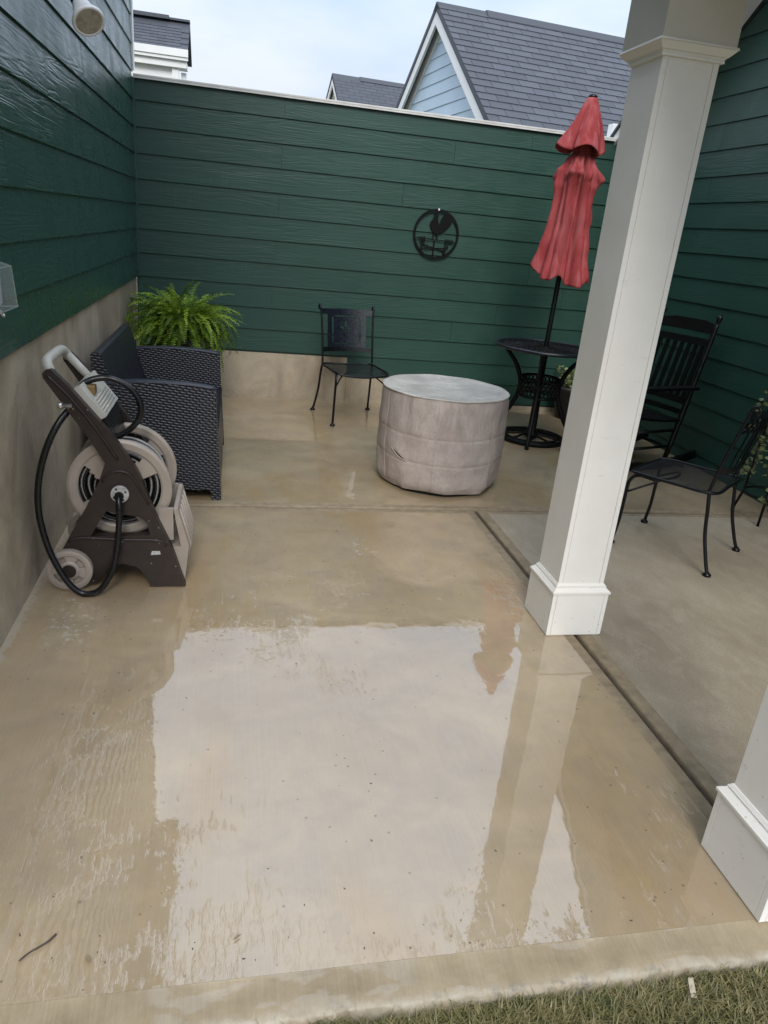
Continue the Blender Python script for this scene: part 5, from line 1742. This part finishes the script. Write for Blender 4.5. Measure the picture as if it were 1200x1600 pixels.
wpart(pp_, MB().lathe([(0.10, 0.0), (0.135, 0.26), (0.145, 0.265), (0.145, 0.295), (0.13, 0.295), (0.125, 0.28), (0.0, 0.282)], 22, (QX, QY, 0)), 'pot', 'pot_dark')
stems = []
for i in range(14):
    a = rnd.uniform(0, 2 * PI)
    stems.append([(QX + 0.03 * math.cos(a), QY + 0.03 * math.sin(a), 0.28), (QX + 0.08 * math.cos(a), QY + 0.08 * math.sin(a), 0.36), (QX + 0.16 * math.cos(a), QY + 0.16 * math.sin(a), 0.40 + rnd.uniform(-0.04, 0.08))])
leafy(pp_, stems, 'ivy_leaf', 9, 0.03)

# ------------------------------------------------------------------ grass along the slab edge
rnd = random.Random(21)
m = MB()
for i in range(64000):
    x = rnd.uniform(-0.75, 2.6)
    y = 0.972 - abs(rnd.gauss(0, 0.12)) if rnd.random() < 0.7 else rnd.uniform(0.1, 0.95)
    edge = 0.962 + 0.008 * math.sin(x * 13) - max(0, (0.05 - x)) * 0.10
    if y > edge or y < 0.05:
        continue
    h = rnd.uniform(0.016, 0.044) * (0.85 if y > 0.94 else 1)
    a = rnd.uniform(0, 2 * PI)
    le = rnd.uniform(0.2, 1.5) * h
    dx, dy = math.cos(a), math.sin(a)
    if y + dy * le > 0.972 and rnd.random() < 0.7:
        dy = -abs(dy)
    w = rnd.uniform(0.0010, 0.0024)
    nx_, ny_ = -dy * w, dx * w
    z = -0.050
    m.add([(x - nx_, y - ny_, z), (x + nx_, y + ny_, z), (x + dx * le * 0.35 + nx_ * 0.8, y + dy * le * 0.35 + ny_ * 0.8, z + h * 0.65), (x + dx * le * 0.35 - nx_ * 0.8, y + dy * le * 0.35 - ny_ * 0.8, z + h * 0.65), (x + dx * le, y + dy * le, z + h)],
          [(0, 1, 2, 3), (3, 2, 4)])
gr = m.build('grass', 'grass_blade')
tag(gr, 'short dry green lawn grass along the front slab edge', 'grass', kind='stuff')

# ------------------------------------------------------------------ litter on the wet floor
tg = MB().tube(smooth_path([(-0.410, 1.147, 0.006), (-0.395, 1.164, 0.005), (-0.378, 1.174, 0.006), (-0.362, 1.186, 0.006), (-0.350, 1.200, 0.007)], 4), [0.0016 + 0.0010 * (i / 16) for i in range(17)], 6).build('twig', 'twig_brown')
tag(tg, 'thin dark twig lying on the wet slab at the lower left', 'twig')
def curl(name, x, y, l_, rot, mat, label):
    m = MB()
    n = 8
    pts = []
    for i in range(n + 1):
        u = i / n
        wv = l_ * 0.16 * math.sin(PI * u) ** 0.7
        px_, pz = (u - 0.5) * l_, 0.003 + 0.25 * l_ * (u - 0.5) ** 2
        for s_ in (-1, 0, 1):
            pts.append((px_ + 0.1 * l_ * u * u, s_ * wv, pz + abs(s_) * 0.12 * l_ * math.sin(PI * u)))
    fs = []
    for i in range(n):
        for k in range(2):
            fs.append((i * 3 + k, i * 3 + k + 1, i * 3 + k + 4, i * 3 + k + 3))
    m.add(pts, fs, True)
    o = m.build(name, mat, None, (x, y, 0.002), rot)
    tag(o, label, 'leaf')
curl('fallen_leaf', 0.027, 1.150, 0.019, 0.6, 'leaf_dry', 'small curled brown leaf on the pale wet reflection near the front edge')
curl('fallen_leaf', -0.275, 1.135, 0.020, -0.9, 'leaf_dry', 'pale curled leaf on the slab right of the twig')
chip = MB().hexa([(0.993, 0.925, -0.030), (1.006, 0.913, -0.030), (1.012, 0.945, -0.012), (1.0, 0.947, -0.012), (0.992, 0.914, -0.022), (1.005, 0.912, -0.022), (1.011, 0.944, -0.004), (0.999, 0.946, -0.004)]).build('wood_chip', 'wood_chip')
tag(chip, 'pale wood chip in the grass at the slab edge', 'wood chip')
m = MB()
for i in range(130):
    x = rnd.uniform(-0.74, 1.34)
    y = 1.07 + (2.6 * rnd.random() ** 2)
    s_ = rnd.uniform(0.0005, 0.0015)
    a = rnd.uniform(0, PI)
    l_ = s_ * rnd.uniform(1, 3.2)
    c2, s2 = math.cos(a), math.sin(a)
    q = [(-l_, -s_), (l_, -s_ * 0.6), (l_ * 0.8, s_), (-l_ * 0.7, s_ * 0.8)]
    lo4 = [(x + u * c2 - v * s2, y + u * s2 + v * c2, 0.0004) for u, v in q]
    m.hexa(lo4 + [(p[0], p[1], 0.0014) for p in lo4])
tag(m.build('floor_litter', 'debris'), 'tiny dark seeds and grit scattered over the wet slab', 'litter', kind='stuff')
